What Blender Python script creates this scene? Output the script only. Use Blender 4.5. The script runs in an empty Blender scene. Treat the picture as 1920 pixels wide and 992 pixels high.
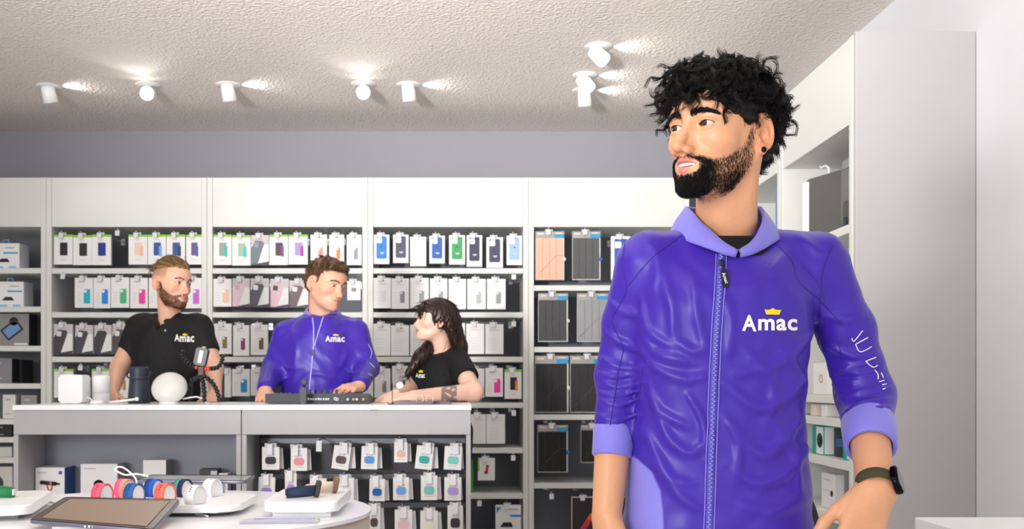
import bpy, bmesh, math, random
import numpy as np
from mathutils import Vector, Matrix

# ------------------------------------------------------------------ camera, world, light, exposure
FPX = 1800.0                      # focal length in pixels of the 1920x992 frame
PX0, PY0 = 871.0, 717.0           # where the level optical axis meets the frame
CAM_H = 1.16
scene = bpy.context.scene
cam_d = bpy.data.cameras.new('camera')
cam_d.sensor_width = 36.0
cam_d.lens = FPX / 1920.0 * 36.0
cam_d.shift_x = (960.0 - PX0) / 1920.0
cam_d.shift_y = (PY0 - 496.0) / 1920.0
cam_d.clip_start = 0.05
cam_d.dof.use_dof = True
cam_d.dof.focus_distance = 1.62
cam_d.dof.aperture_fstop = 11.0
cam = bpy.data.objects.new('camera', cam_d)
cam.location = (0, 0, CAM_H)
cam.rotation_euler = (math.pi / 2, 0, 0)
scene.collection.objects.link(cam)
scene.camera = cam

world = bpy.data.worlds.new('world')
scene.world = world
world.use_nodes = True
bg = world.node_tree.nodes['Background']
bg.inputs[0].default_value = (0.92, 0.955, 1.0, 1)
bg.inputs[1].default_value = 1.08

def area_light(name, loc, target, sx, sy, power, col):
    l = bpy.data.lights.new(name, 'AREA')
    l.shape = 'RECTANGLE'; l.size = sx; l.size_y = sy
    l.energy = power; l.color = col
    o = bpy.data.objects.new(name, l)
    o.location = loc
    o.rotation_euler = (Vector(target) - Vector(loc)).to_track_quat('-Z', 'Y').to_euler()
    scene.collection.objects.link(o)
    return o
# added key and fill lights, none with a fixture or window in the room
area_light('added_key_light', (-2.8, -2.4, 1.9), (0.3, 2.6, 1.25), 1.3, 1.5, 78, (1.0, 0.99, 0.98))  # added key light from the front left, no window is built there
fl = area_light('added_ceiling_fill', (-1.7, -0.9, 1.4), (-0.5, 2.75, 2.84), 0.4, 0.4, 44, (1.0, 0.99, 0.985))      # added fill that brightens the ceiling and the back wall
fl.data.spread = math.radians(58)
area_light('added_fill_right', (0.9, 2.6, 2.82), (0.9, 2.6, 0), 1.2, 1.6, 5, (1.0, 0.985, 0.97))  # added fill for the man and the right side, no fixture hangs there
area_light('added_fill_aisle', (-0.8, 5.0, 2.80), (-0.8, 5.25, 0), 3.6, 0.5, 4, (1.0, 0.98, 0.955))  # added fill over the back aisle, no fixture hangs there

scene.view_settings.view_transform = 'Standard'
scene.view_settings.look = 'None'
scene.view_settings.gamma = 1.0
scene.view_settings.use_curve_mapping = False
scene.view_settings.exposure = 0.45

# ------------------------------------------------------------------ helpers
COL = scene.collection
rng = np.random.default_rng(7)

def W(px, py, d):
    """the point that stands at distance d behind the frame's pixel"""
    return Vector(((px - PX0) / FPX * d, d, CAM_H - (py - PY0) / FPX * d))

def srgb(h, a=1.0):
    h = h.lstrip('#')
    c = [int(h[i:i + 2], 16) / 255 for i in (0, 2, 4)]
    return tuple((x / 12.92 if x <= 0.04045 else ((x + 0.055) / 1.055) ** 2.4) for x in c) + (a,)

_mats = {}
def mat(name, col='#ffffff', rough=0.5, metal=0.0, spec=0.5, noise=None, bump=None, sss=0.0, sheen=0.0,
        trans=0.0, ior=1.45, attr=None, coat=0.0, emit=None, emit_s=0.0, alpha=1.0, aniso=0.0):
    if name in _mats:
        return _mats[name]
    m = bpy.data.materials.new(name); m.use_nodes = True
    nt = m.node_tree; b = nt.nodes['Principled BSDF']
    c = srgb(col) if isinstance(col, str) else tuple(col)
    b.inputs['Base Color'].default_value = c
    b.inputs['Roughness'].default_value = rough
    b.inputs['Metallic'].default_value = metal
    b.inputs['Specular IOR Level'].default_value = spec
    b.inputs['IOR'].default_value = ior
    b.inputs['Transmission Weight'].default_value = trans
    b.inputs['Coat Weight'].default_value = coat
    b.inputs['Sheen Weight'].default_value = sheen
    b.inputs['Alpha'].default_value = alpha
    if emit:
        b.inputs['Emission Color'].default_value = srgb(emit)
        b.inputs['Emission Strength'].default_value = emit_s
    if sss:
        b.inputs['Subsurface Weight'].default_value = sss
        b.inputs['Subsurface Radius'].default_value = (0.012, 0.005, 0.003)
        b.inputs['Subsurface Scale'].default_value = 0.18
    tc = nt.nodes.new('ShaderNodeTexCoord')
    src = None
    if attr:
        a = nt.nodes.new('ShaderNodeAttribute'); a.attribute_name = attr
        src = a.outputs['Color']
        nt.links.new(src, b.inputs['Base Color'])
    if noise:                                   # (scale, amount): slight mottling of the colour
        n = nt.nodes.new('ShaderNodeTexNoise'); n.inputs['Scale'].default_value = noise[0]
        n.inputs['Detail'].default_value = 4
        nt.links.new(tc.outputs['Object'], n.inputs['Vector'])
        mr = nt.nodes.new('ShaderNodeMapRange')
        mr.inputs['To Min'].default_value = 1 - noise[1]; mr.inputs['To Max'].default_value = 1 + noise[1]
        nt.links.new(n.outputs['Fac'], mr.inputs['Value'])
        mx = nt.nodes.new('ShaderNodeMix'); mx.data_type = 'RGBA'; mx.blend_type = 'MULTIPLY'
        mx.inputs['Factor'].default_value = 1.0
        if src: nt.links.new(src, mx.inputs['A'])
        else: mx.inputs['A'].default_value = c
        nt.links.new(mr.outputs['Result'], mx.inputs['B'])
        nt.links.new(mx.outputs['Result'], b.inputs['Base Color'])
    if bump:                                    # (scale, strength, distance)
        n = nt.nodes.new('ShaderNodeTexNoise'); n.inputs['Scale'].default_value = bump[0]
        n.inputs['Detail'].default_value = 5; n.inputs['Roughness'].default_value = 0.6
        nt.links.new(tc.outputs['Object'], n.inputs['Vector'])
        bp = nt.nodes.new('ShaderNodeBump'); bp.inputs['Strength'].default_value = bump[1]
        bp.inputs['Distance'].default_value = bump[2]
        nt.links.new(n.outputs['Fac'], bp.inputs['Height'])
        nt.links.new(bp.outputs['Normal'], b.inputs['Normal'])
    _mats[name] = m
    return m

def paint(h, rough=0.45, **k):
    """a plain printed or lacquered colour"""
    return mat('paint_%s_%d' % (h.lstrip('#'), int(rough * 100)), h, rough, noise=(40, 0.02), **k)

def link(o, parent=None):
    COL.objects.link(o)
    if parent is not None:
        o.parent = parent
        # parents are placed without rotation or scale unless stated; keep the world position
        o.matrix_parent_inverse = parent.matrix_basis.inverted()
    return o

def tag(o, label=None, cat=None, group=None, kind=None):
    if label: o['label'] = label
    if cat: o['category'] = cat
    if group: o['group'] = group
    if kind: o['kind'] = kind
    return o

def empty(name, loc=(0, 0, 0), rot=None):
    o = bpy.data.objects.new(name, None)
    o.empty_display_size = 0.05
    o.location = loc
    if rot is not None: o.rotation_euler = rot
    COL.objects.link(o)
    return o

def mesh_np(name, V, F, mats, parent=None, smooth=True, fmat=None, cols=None):
    """V (n,3); F (m,4) or (m,3) int array"""
    me = bpy.data.meshes.new(name)
    V = np.asarray(V, np.float32); F = np.asarray(F, np.int32)
    k = F.shape[1]
    me.vertices.add(len(V)); me.vertices.foreach_set('co', V.ravel())
    me.loops.add(F.size); me.loops.foreach_set('vertex_index', F.ravel())
    me.polygons.add(len(F))
    me.polygons.foreach_set('loop_start', np.arange(0, F.size, k, dtype=np.int32))
    me.polygons.foreach_set('use_smooth', np.full(len(F), smooth))
    if not isinstance(mats, (list, tuple)): mats = [mats]
    for m in mats: me.materials.append(m)
    if fmat is not None: me.polygons.foreach_set('material_index', np.asarray(fmat, np.int32))
    if cols is not None:
        a = me.color_attributes.new('tint', 'FLOAT_COLOR', 'POINT')
        c = np.ones((len(V), 4), np.float32); c[:, :3] = cols
        a.data.foreach_set('color', c.ravel())
    me.update(calc_edges=True); me.validate()
    o = bpy.data.objects.new(name, me)
    return link(o, parent)

class MB:
    """collects shapes into one mesh"""
    def __init__(s): s.bm = bmesh.new(); s.mi = 0
    def _fin(s, vs):
        for v in vs:
            for f in v.link_faces: f.material_index = s.mi
    def box(s, x0, x1, y0, y1, z0, z1, bev=0.0, M=None):
        t = bmesh.new()
        bmesh.ops.create_cube(t, size=1)
        for v in t.verts:
            v.co = Vector(((x0 + x1) / 2 + v.co.x * (x1 - x0), (y0 + y1) / 2 + v.co.y * (y1 - y0), (z0 + z1) / 2 + v.co.z * (z1 - z0)))
        if bev: bmesh.ops.bevel(t, geom=t.edges[:], offset=bev, segments=2, affect='EDGES', profile=0.5)
        return s._merge(t, M)
    def _merge(s, t, M=None):
        if M is not None: bmesh.ops.transform(t, matrix=M, verts=t.verts)
        n = len(s.bm.verts)
        vs = [s.bm.verts.new(v.co) for v in t.verts]
        t.verts.index_update()
        for f in t.faces:
            try:
                nf = s.bm.faces.new([vs[v.index] for v in f.verts]); nf.smooth = f.smooth; nf.material_index = s.mi
            except ValueError: pass
        t.free()
        return s
    def rbox(s, w, h, t_, r, M=None, seg=5, bev=0.0):
        """rounded-corner slab: w (x) by h (z), thickness t_ (y), centred"""
        pts = rounded(w, h, r, seg)
        return s.prism(pts, -t_ / 2, t_ / 2, M, bev)
    def prism(s, pts, y0, y1, M=None, bev=0.0):
        """outline in x,z pushed from y0 to y1"""
        t = bmesh.new()
        a = [t.verts.new((p[0], y0, p[1])) for p in pts]
        b = [t.verts.new((p[0], y1, p[1])) for p in pts]
        t.faces.new(a); t.faces.new(b[::-1])
        n = len(pts)
        for i in range(n):
            f = t.faces.new((a[i], b[i], b[(i + 1) % n], a[(i + 1) % n])); f.smooth = n > 10
        if bev:
            es = [e for e in t.edges if abs(e.verts[0].co.y - e.verts[1].co.y) < 1e-9]
            bmesh.ops.bevel(t, geom=es, offset=bev, segments=2, affect='EDGES', profile=0.5)
        bmesh.ops.recalc_face_normals(t, faces=t.faces[:])
        return s._merge(t, M)
    def lathe(s, prof, n=32, M=None, cap=True):
        """profile of (radius, z) turned about z"""
        t = bmesh.new()
        rings = []
        for r, z in prof:
            if r < 1e-6: rings.append([t.verts.new((0, 0, z))])
            else: rings.append([t.verts.new((r * math.cos(2 * math.pi * i / n), r * math.sin(2 * math.pi * i / n), z)) for i in range(n)])
        for A, B in zip(rings, rings[1:]):
            for i in range(n):
                j = (i + 1) % n
                if len(A) == 1 and len(B) == 1: continue
                if len(A) == 1: f = t.faces.new((A[0], B[j], B[i]))
                elif len(B) == 1: f = t.faces.new((A[i], A[j], B[0]))
                else: f = t.faces.new((A[i], A[j], B[j], B[i]))
                f.smooth = True
        if cap:
            if len(rings[0]) > 1: t.faces.new(rings[0][::-1])
            if len(rings[-1]) > 1: t.faces.new(rings[-1])
        bmesh.ops.recalc_face_normals(t, faces=t.faces[:])
        return s._merge(t, M)
    def tube(s, pts, r, n=8, M=None):
        t = bmesh.new()
        pts = [Vector(p) for p in pts]
        rs = r if isinstance(r, (list, tuple)) else [r] * len(pts)
        rings = []; ref = None
        for i, p in enumerate(pts):
            d = (pts[min(i + 1, len(pts) - 1)] - pts[max(i - 1, 0)]).normalized()
            if ref is None: ref = Vector((0, 0, 1)) if abs(d.z) < 0.9 else Vector((1, 0, 0))
            u = (ref - d * ref.dot(d)).normalized(); v = d.cross(u); ref = u
            rings.append([t.verts.new(p + (u * math.cos(2 * math.pi * k / n) + v * math.sin(2 * math.pi * k / n)) * rs[i]) for k in range(n)])
        for A, B in zip(rings, rings[1:]):
            for k in range(n):
                f = t.faces.new((A[k], A[(k + 1) % n], B[(k + 1) % n], B[k])); f.smooth = True
        t.faces.new(rings[0][::-1]); t.faces.new(rings[-1])
        bmesh.ops.recalc_face_normals(t, faces=t.faces[:])
        return s._merge(t, M)
    def build(s, name, mats, parent=None):
        me = bpy.data.meshes.new(name)
        s.bm.normal_update(); s.bm.to_mesh(me); s.bm.free()
        if not isinstance(mats, (list, tuple)): mats = [mats]
        for m in mats: me.materials.append(m)
        o = bpy.data.objects.new(name, me)
        return link(o, parent)

def rounded(w, h, r, seg=5):
    pts = []
    for cx, cz, a0 in ((w / 2 - r, h / 2 - r, 0), (-w / 2 + r, h / 2 - r, 90), (-w / 2 + r, -h / 2 + r, 180), (w / 2 - r, -h / 2 + r, 270)):
        for i in range(seg + 1):
            a = math.radians(a0 + 90 * i / seg)
            pts.append((cx + r * math.cos(a), cz + r * math.sin(a)))
    return pts

def T(x=0, y=0, z=0, rx=0, ry=0, rz=0):
    return Matrix.Translation((x, y, z)) @ Matrix.Rotation(math.radians(rz), 4, 'Z') @ Matrix.Rotation(math.radians(rx), 4, 'X') @ Matrix.Rotation(math.radians(ry), 4, 'Y')

def text_mesh(body, size, bold=0.0, shear=0.0, space=1.0):
    """lettering as flat triangles: returns V (n,2), F"""
    c = bpy.data.curves.new('lettering', 'FONT'); c.body = body; c.size = size; c.offset = bold; c.shear = shear
    c.space_character = space; c.align_x = 'CENTER'; c.fill_mode = 'FRONT'; c.resolution_u = 6
    o = bpy.data.objects.new('lettering', c); COL.objects.link(o)
    dg = bpy.context.evaluated_depsgraph_get(); dg.update()
    me = bpy.data.meshes.new_from_object(o.evaluated_get(dg))
    bm = bmesh.new(); bm.from_mesh(me); bmesh.ops.triangulate(bm, faces=bm.faces[:])
    bmesh.ops.remove_doubles(bm, verts=bm.verts[:], dist=1e-6)
    bmesh.ops.subdivide_edges(bm, edges=[e for e in bm.edges if e.calc_length() > size * 0.2], cuts=2, use_grid_fill=False)
    bmesh.ops.triangulate(bm, faces=bm.faces[:])
    V = np.array([v.co[:] for v in bm.verts]); bm.verts.index_update()
    F = np.array([[v.index for v in f.verts] for f in bm.faces])
    bm.free(); bpy.data.objects.remove(o); bpy.data.curves.remove(c); bpy.data.meshes.remove(me)
    return V[:, :2], F

# ------------------------------------------------------------------ implicit surfaces for bodies and cloth
f32 = np.float32
def cap(P, a, b, ra, rb):
    a = np.asarray(a, f32); b = np.asarray(b, f32); ba = b - a
    t = np.clip(((P - a) @ ba) / max(float(ba @ ba), 1e-9), 0, 1).astype(f32)
    return np.sqrt((((P - a) - t[:, None] * ba) ** 2).sum(1)) - (ra + (rb - ra) * t)
def ell(P, c, r, R=None):
    q = P - np.asarray(c, f32)
    if R is not None: q = q @ np.asarray(R, f32)
    r = np.asarray(r, f32)
    k0 = np.sqrt(((q / r) ** 2).sum(1)); k1 = np.sqrt(((q / (r * r)) ** 2).sum(1))
    return k0 * (k0 - 1) / np.maximum(k1, 1e-6)
def smin(a, b, k):
    if k <= 0: return np.minimum(a, b)
    h = np.maximum(k - np.abs(a - b), 0) / k
    return np.minimum(a, b) - h * h * k * 0.25
def smax(a, b, k): return -smin(-a, -b, k)

def surface(f, lo, hi, h, smooth=1, band=4):
    """surface nets of f over the box lo..hi with cell size h (only cells near the surface are sampled finely)"""
    lo = np.asarray(lo, float); hi = np.asarray(hi, float)
    n = (np.ceil((hi - lo) / h / band).astype(int) + 1) * band
    c = [lo[i] + h * (np.arange(n[i] // band) * band + (band - 1) / 2) for i in range(3)]
    G = np.stack(np.meshgrid(*c, indexing='ij'), -1).reshape(-1, 3).astype(f32)
    C = f(G).reshape([x // band for x in n])
    V = np.repeat(np.repeat(np.repeat(C, band, 0), band, 1), band, 2).astype(f32)
    near = np.argwhere(np.abs(V) < band * h * 1.3)
    P = (lo + near * h).astype(f32)
    out = np.empty(len(P), f32)
    for i in range(0, len(P), 400000): out[i:i + 400000] = f(P[i:i + 400000])
    V[near[:, 0], near[:, 1], near[:, 2]] = out
    S = V < 0
    cnt = np.zeros([x - 1 for x in n], np.uint8)
    sl = (slice(None, -1), slice(1, None))
    for a in (0, 1):
        for b in (0, 1):
            for d in (0, 1): cnt += S[sl[a], sl[b], sl[d]]
    mask = (cnt > 0) & (cnt < 8)
    idx = np.full(mask.shape, -1, np.int32)
    ijk = np.argwhere(mask); idx[mask] = np.arange(len(ijk))
    pos = np.zeros((len(ijk), 3)); num = np.zeros(len(ijk))
    cor = [(a, b, d) for a in (0, 1) for b in (0, 1) for d in (0, 1)]
    cv = [V[ijk[:, 0] + a, ijk[:, 1] + b, ijk[:, 2] + d] for a, b, d in cor]
    for i in range(8):
        for j in range(i + 1, 8):
            if sum(abs(x - y) for x, y in zip(cor[i], cor[j])) != 1: continue
            x = (cv[i] < 0) != (cv[j] < 0)
            t = np.where(x, cv[i] / np.where(x, cv[i] - cv[j], 1), 0)
            pos += np.where(x[:, None], np.array(cor[i]) + t[:, None] * (np.array(cor[j]) - np.array(cor[i])), 0); num += x
    verts = lo + (ijk + pos / num[:, None]) * h
    quads = []
    for ax in range(3):
        A = [slice(1, -1)] * 3; B = list(A); A[ax] = slice(None, -1); B[ax] = slice(1, None)
        sa = S[tuple(A)]; sb = S[tuple(B)]
        e = np.argwhere(sa != sb)
        inside = sa[e[:, 0], e[:, 1], e[:, 2]]
        e = e + 1; e[:, ax] -= 1
        u, v = [(1, 2), (2, 0), (0, 1)][ax]
        def at(du, dv):
            q = e.copy(); q[:, u] -= du; q[:, v] -= dv
            return idx[q[:, 0], q[:, 1], q[:, 2]]
        Q = np.stack([at(1, 1), at(0, 1), at(0, 0), at(1, 0)], 1)
        Q[~inside] = Q[~inside][:, ::-1]
        quads.append(Q)
    F = np.concatenate(quads); F = F[(F >= 0).all(1)]
    for _ in range(smooth): verts = relax(verts, F, 0.5)
    return verts, F

def relax(V, F, w):
    acc = np.zeros_like(V); n = np.zeros(len(V))
    for i in range(F.shape[1]):
        a, b = F[:, i], F[:, (i + 1) % F.shape[1]]
        for k in range(3):
            acc[:, k] += np.bincount(a, V[b, k], len(V)) + np.bincount(b, V[a, k], len(V))
        n += np.bincount(a, minlength=len(V)) + np.bincount(b, minlength=len(V))
    return V * (1 - w) + w * acc / np.maximum(n, 1)[:, None]

def grad(f, P, e=0.0008):
    P = np.asarray(P, f32); g = np.empty_like(P)
    for k in range(3):
        d = np.zeros(3, f32); d[k] = e
        g[:, k] = f(P + d) - f(P - d)
    return g / np.maximum(np.linalg.norm(g, axis=1), 1e-9)[:, None]

def trace(f, pix, d0, lift=0.0):
    """where the sight lines of photograph pixels meet the surface f, searched from distance d0 on"""
    pix = np.asarray(pix, float)
    D = np.stack([(pix[:, 0] - PX0) / FPX, np.ones(len(pix)), -(pix[:, 1] - PY0) / FPX], 1)
    o = np.array([0, 0, CAM_H]); s = np.linalg.norm(D, axis=1)
    t = np.full(len(pix), float(d0))
    for _ in range(70):
        t = np.minimum(t + f((o + D * t[:, None]).astype(f32)) * 0.75 / s, d0 + 1.0)
    P = o + D * t[:, None]
    miss = np.abs(f(P.astype(f32))) > .006          # sight lines that pass the surface take the nearest one that meets it
    if miss.any() and not miss.all():
        good = np.nonzero(~miss)[0]
        for i in np.nonzero(miss)[0]: P[i] = P[good[np.argmin(np.abs(good - i))]]
    if lift: P = P + grad(f, P) * lift
    return P

def dense(pts, step):
    """a smooth line through the given points"""
    pts = np.asarray(pts, float)
    n = len(pts); out = []
    for i in range(n - 1):
        p0, p1, p2, p3 = pts[max(i - 1, 0)], pts[i], pts[i + 1], pts[min(i + 2, n - 1)]
        m = max(2, int(np.linalg.norm(p2 - p1) / step))
        for t in np.arange(m) / m:
            out.append(0.5 * ((2 * p1) + (-p0 + p2) * t + (2 * p0 - 5 * p1 + 4 * p2 - p3) * t * t + (-p0 + 3 * p1 - 3 * p2 + p3) * t ** 3))
    out.append(pts[-1])
    return np.array(out)

def strands(P, r0, r1, sides=3):
    """P (N,K,3) hair lines -> tapered thin tubes, V, F"""
    N, K, _ = P.shape
    d = np.gradient(P, axis=1); d /= np.maximum(np.linalg.norm(d, axis=2), 1e-9)[..., None]
    ref = np.where(np.abs(d[..., 2:3]) < 0.9, np.array([0, 0, 1.0]), np.array([1.0, 0, 0]))
    u = np.cross(d, ref); u /= np.maximum(np.linalg.norm(u, axis=2), 1e-9)[..., None]
    v = np.cross(d, u)
    t = np.linspace(0, 1, K)[None, :, None]
    r = (np.asarray(r0).reshape(-1, 1, 1) * (1 - t ** 1.5) + np.asarray(r1).reshape(-1, 1, 1) * t ** 1.5)
    rings = []
    for k in range(sides):
        a = 2 * math.pi * k / sides
        rings.append(P + (u * math.cos(a) + v * math.sin(a)) * r)
    V = np.stack(rings, 2).reshape(-1, 3)
    base = (np.arange(N)[:, None, None] * K + np.arange(K - 1)[None, :, None]) * sides
    k = np.arange(sides)[None, None, :]; k2 = (k + 1) % sides
    F = np.stack([base + k, base + k2, base + sides + k2, base + sides + k], -1).reshape(-1, 4)
    return V, F

def rot(yaw=0, pitch=0, roll=0):
    """turns a figure-frame (x its left, y its front, z up). yaw 0 faces the camera (-y); positive yaw turns to the picture's right"""
    base = np.array([[1, 0, 0], [0, -1, 0], [0, 0, 1.0]])       # left -> +x of the picture, front -> towards the camera
    y, p, r = [math.radians(a) for a in (yaw, pitch, roll)]
    Rz = np.array([[math.cos(y), -math.sin(y), 0], [math.sin(y), math.cos(y), 0], [0, 0, 1]])
    Rx = np.array([[1, 0, 0], [0, math.cos(p), -math.sin(p)], [0, math.sin(p), math.cos(p)]])
    Ry = np.array([[math.cos(r), 0, math.sin(r)], [0, 1, 0], [-math.sin(r), 0, math.cos(r)]])
    # local axes expressed in the world: the frame is mirrored in y, so pitch is applied in the local frame first
    return Rz @ base @ Rx @ Ry

# ------------------------------------------------------------------ the room
D_UNIT, D_WALL, X_SIDE, X_WALL, Z_CEIL = 5.97, 6.43, 1.44, 1.89, 2.84
M_GREY = mat('grey_wall_paint', '#9b9aa1', .8, noise=(3, .03), bump=(220, .05, .002))
M_WHITE = mat('white_wall_paint', '#e2e2e6', .75, noise=(3, .02), bump=(220, .05, .002))
M_UNIT = mat('shelf_lacquer', '#dfdfda', .45, noise=(5, .015))
M_BACK = mat('dark_back_panel', '#7c7d87', .6, noise=(8, .05))
M_END = mat('warm_grey_panel', '#b9b6b5', .5, noise=(4, .02))
def stucco():
    m = mat('stucco_ceiling', '#efe6df', .9)
    nt = m.node_tree; b = nt.nodes['Principled BSDF']
    tc = nt.nodes.new('ShaderNodeTexCoord')
    n = nt.nodes.new('ShaderNodeTexNoise'); n.inputs['Scale'].default_value = 42; n.inputs['Detail'].default_value = 6; n.inputs['Roughness'].default_value = .62
    v = nt.nodes.new('ShaderNodeTexVoronoi'); v.inputs['Scale'].default_value = 60
    ad = nt.nodes.new('ShaderNodeMath'); ad.operation = 'ADD'
    bp = nt.nodes.new('ShaderNodeBump'); bp.inputs['Strength'].default_value = .5; bp.inputs['Distance'].default_value = .012
    for q in (n, v): nt.links.new(tc.outputs['Object'], q.inputs['Vector'])
    nt.links.new(n.outputs['Fac'], ad.inputs[0]); nt.links.new(v.outputs['Distance'], ad.inputs[1])
    nt.links.new(ad.outputs[0], bp.inputs['Height']); nt.links.new(bp.outputs['Normal'], b.inputs['Normal'])
    return m
def slab(name, x0, x1, y0, y1, z0, z1, m):
    return tag(MB().box(x0, x1, y0, y1, z0, z1).build(name, m), kind='structure')
tag(slab('floor', -6, X_WALL + .1, -3.2, D_WALL + .1, -.1, 0, mat('floor_vinyl', '#d8d5d2', .45, noise=(6, .06))), kind='structure')
slab('ceiling', -6, X_WALL + .1, -3.2, D_WALL + .1, Z_CEIL, Z_CEIL + .1, stucco())
slab('wall_back', -6, X_WALL + .1, D_WALL, D_WALL + .1, 0, Z_CEIL, M_GREY)
slab('wall_right', X_WALL, X_WALL + .1, -3.2, D_WALL, 0, Z_CEIL, M_WHITE)
slab('wall_left', -6.1, -6, -3.2, D_WALL, 0, Z_CEIL, M_WHITE)
slab('trim_1', X_WALL - .012, X_WALL, 2.2, 3.32, 0, Z_CEIL, M_WHITE)
slab('baseboard_right', X_WALL - .012, X_WALL, -3.2, 2.2, 0, .09, M_UNIT)

def mesh_cache(key, make, cache={}):
    if key not in cache:
        o = make(); cache[key] = o.data; bpy.data.objects.remove(o)
    return cache[key]
def inst(name, me, parent, M):
    """a copy that shares mesh data"""
    o = bpy.data.objects.new(name, me); COL.objects.link(o); o.parent = parent
    o.matrix_parent_inverse = parent.matrix_world.inverted() if False else Matrix.Translation(-parent.location)
    o.matrix_basis = M
    return o

def hook_mesh():
    t = MB()
    t.tube([(0, 0, 0), (0, -.395, 0), (0, -.415, .004)], .0028, 6)
    t.lathe([(.0001, -.005), (.004, -.004), (.0055, 0), (.004, .004), (.0001, .005)], 10, T(0, -.418, .005))
    t.box(-.014, .014, -.004, 0, -.022, .022)
    return t.build('hook', mat('hook_steel', '#c9cacc', .25, metal=.7))
def hook_tag_mesh():
    t = MB(); t.box(-.014, .014, -.001, .001, -.034, .0, .0005)
    return t.build('price_tag', mat('clear_tag', '#d9d9dc', .2))
HK = mesh_cache('hook', hook_mesh); HT = mesh_cache('tag', hook_tag_mesh)

def shelf_unit(name, label, M, w, tops, deep=.45, z_head=2.128, z_top=2.434, t=.034, back=M_BACK, bare_side=None):
    """a wall unit in its own frame: x across, y into the wall, z up; M places it"""
    o = M @ Vector((w / 2, deep / 2, 0))
    root = empty(name, (o.x, o.y, 0))
    tag(root, label, 'shelf unit', 'wall shelf units')
    for x0, x1 in ((0, t), (w - t, w)):
        MB().box(x0 + .0008, x1 - .0008, 0, deep - .002, 0, z_top, .002, M).build('side_panel', M_UNIT, root)
    MB().box(t, w - t, .004, .024, z_head, z_top, .0015, M).build('header_panel', M_UNIT, root)
    MB().box(t, w - t, .026, deep - .02, z_head, z_head + .02, .0, M).build('header_bottom', M_UNIT, root)
    MB().box(t, w - t, deep - .022, deep - .004, .08, z_head - .0, .0, M).build('back_panel', back, root)
    MB().box(t, w - t, .03, deep - .03, 0, .08, .0, M).build('plinth', M_UNIT, root)
    for z in tops:
        MB().box(t + .0005, w - t - .0005, .002, deep - .024, z - .033, z, .0015, M).build('shelf', M_UNIT, root)
    return root

def bay(px0): return (px0 - PX0) / FPX * D_UNIT
def zrow(py): return CAM_H - (py - PY0) / FPX * D_UNIT
ROWS = [503, 585.5, 669, 755, 840, 925.5, 1011, 1096, 1180]
BAY_X = [-3.602, -2.602, -1.602, -.602, .398]
UNITS = []
labels = ['grey-white shelf unit with boxed chargers at the far left of the back wall', 'shelf unit behind the man in the black polo shirt', 'shelf unit behind the counter man in the purple jacket',
          'shelf unit behind the long-haired woman in the black T-shirt', 'shelf unit of tablet covers beside the front man in the corner']
for i in range(5):
    rows = ROWS if 0 < i < 4 else [502.6, 575, 648.5, 719, 786, 820, 858.5, 940, 1020, 1100] if i == 0 else [535, 650.5, 777.5, 906, 1030, 1150]
    UNITS.append(shelf_unit('shelf_unit', labels[i], Matrix.Translation((BAY_X[i], D_UNIT, 0)), 1.0, [zrow(y) for y in rows]))
MR = lambda y: Matrix(((0, 1, 0, X_SIDE), (-1, 0, 0, y), (0, 0, 1, 0), (0, 0, 0, 1)))
RT = [1.754, 1.45, 1.11, 1.02, .86, .645, .42, .2]
M_LGREY = mat('grey_back_panel', '#8b8b8c', .6, noise=(8, .04))
R_FAR = shelf_unit('shelf_unit', 'side shelf unit in the corner hidden mostly by the front man', MR(5.955), .735, RT, z_top=2.45, back=M_LGREY)
R_MID = shelf_unit('shelf_unit', 'side shelf unit with a blue folder near the front man\'s neck', MR(5.218), .828, RT, z_top=2.45, back=M_LGREY)
R_END = shelf_unit('shelf_unit', 'side shelf unit with hanging grey cases and a tall grey end panel', MR(4.388), .824, RT, z_top=2.45, back=M_LGREY)
MB().box(X_SIDE + .003, X_WALL - .003, 3.544, 3.562, 0, 2.456, .002).build('end_panel', M_END, R_END)['label'] = 'tall plain grey end panel'

def hook(unit, px, py, d=6.36, tagged=True, tilt=0, dx=0):
    p = W(px, py, 5.98); p.z = min(p.z, p.z)
    hk = inst('hook', HK, unit, Matrix.Translation((p.x, D_UNIT + .424, p.z)))
    if tagged:
        tg = bpy.data.objects.new('price_tag', HT); COL.objects.link(tg); tg.parent = hk
        tg.matrix_basis = T(dx, -.421, -.002, -12, 0, tilt)
    return hk

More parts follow.
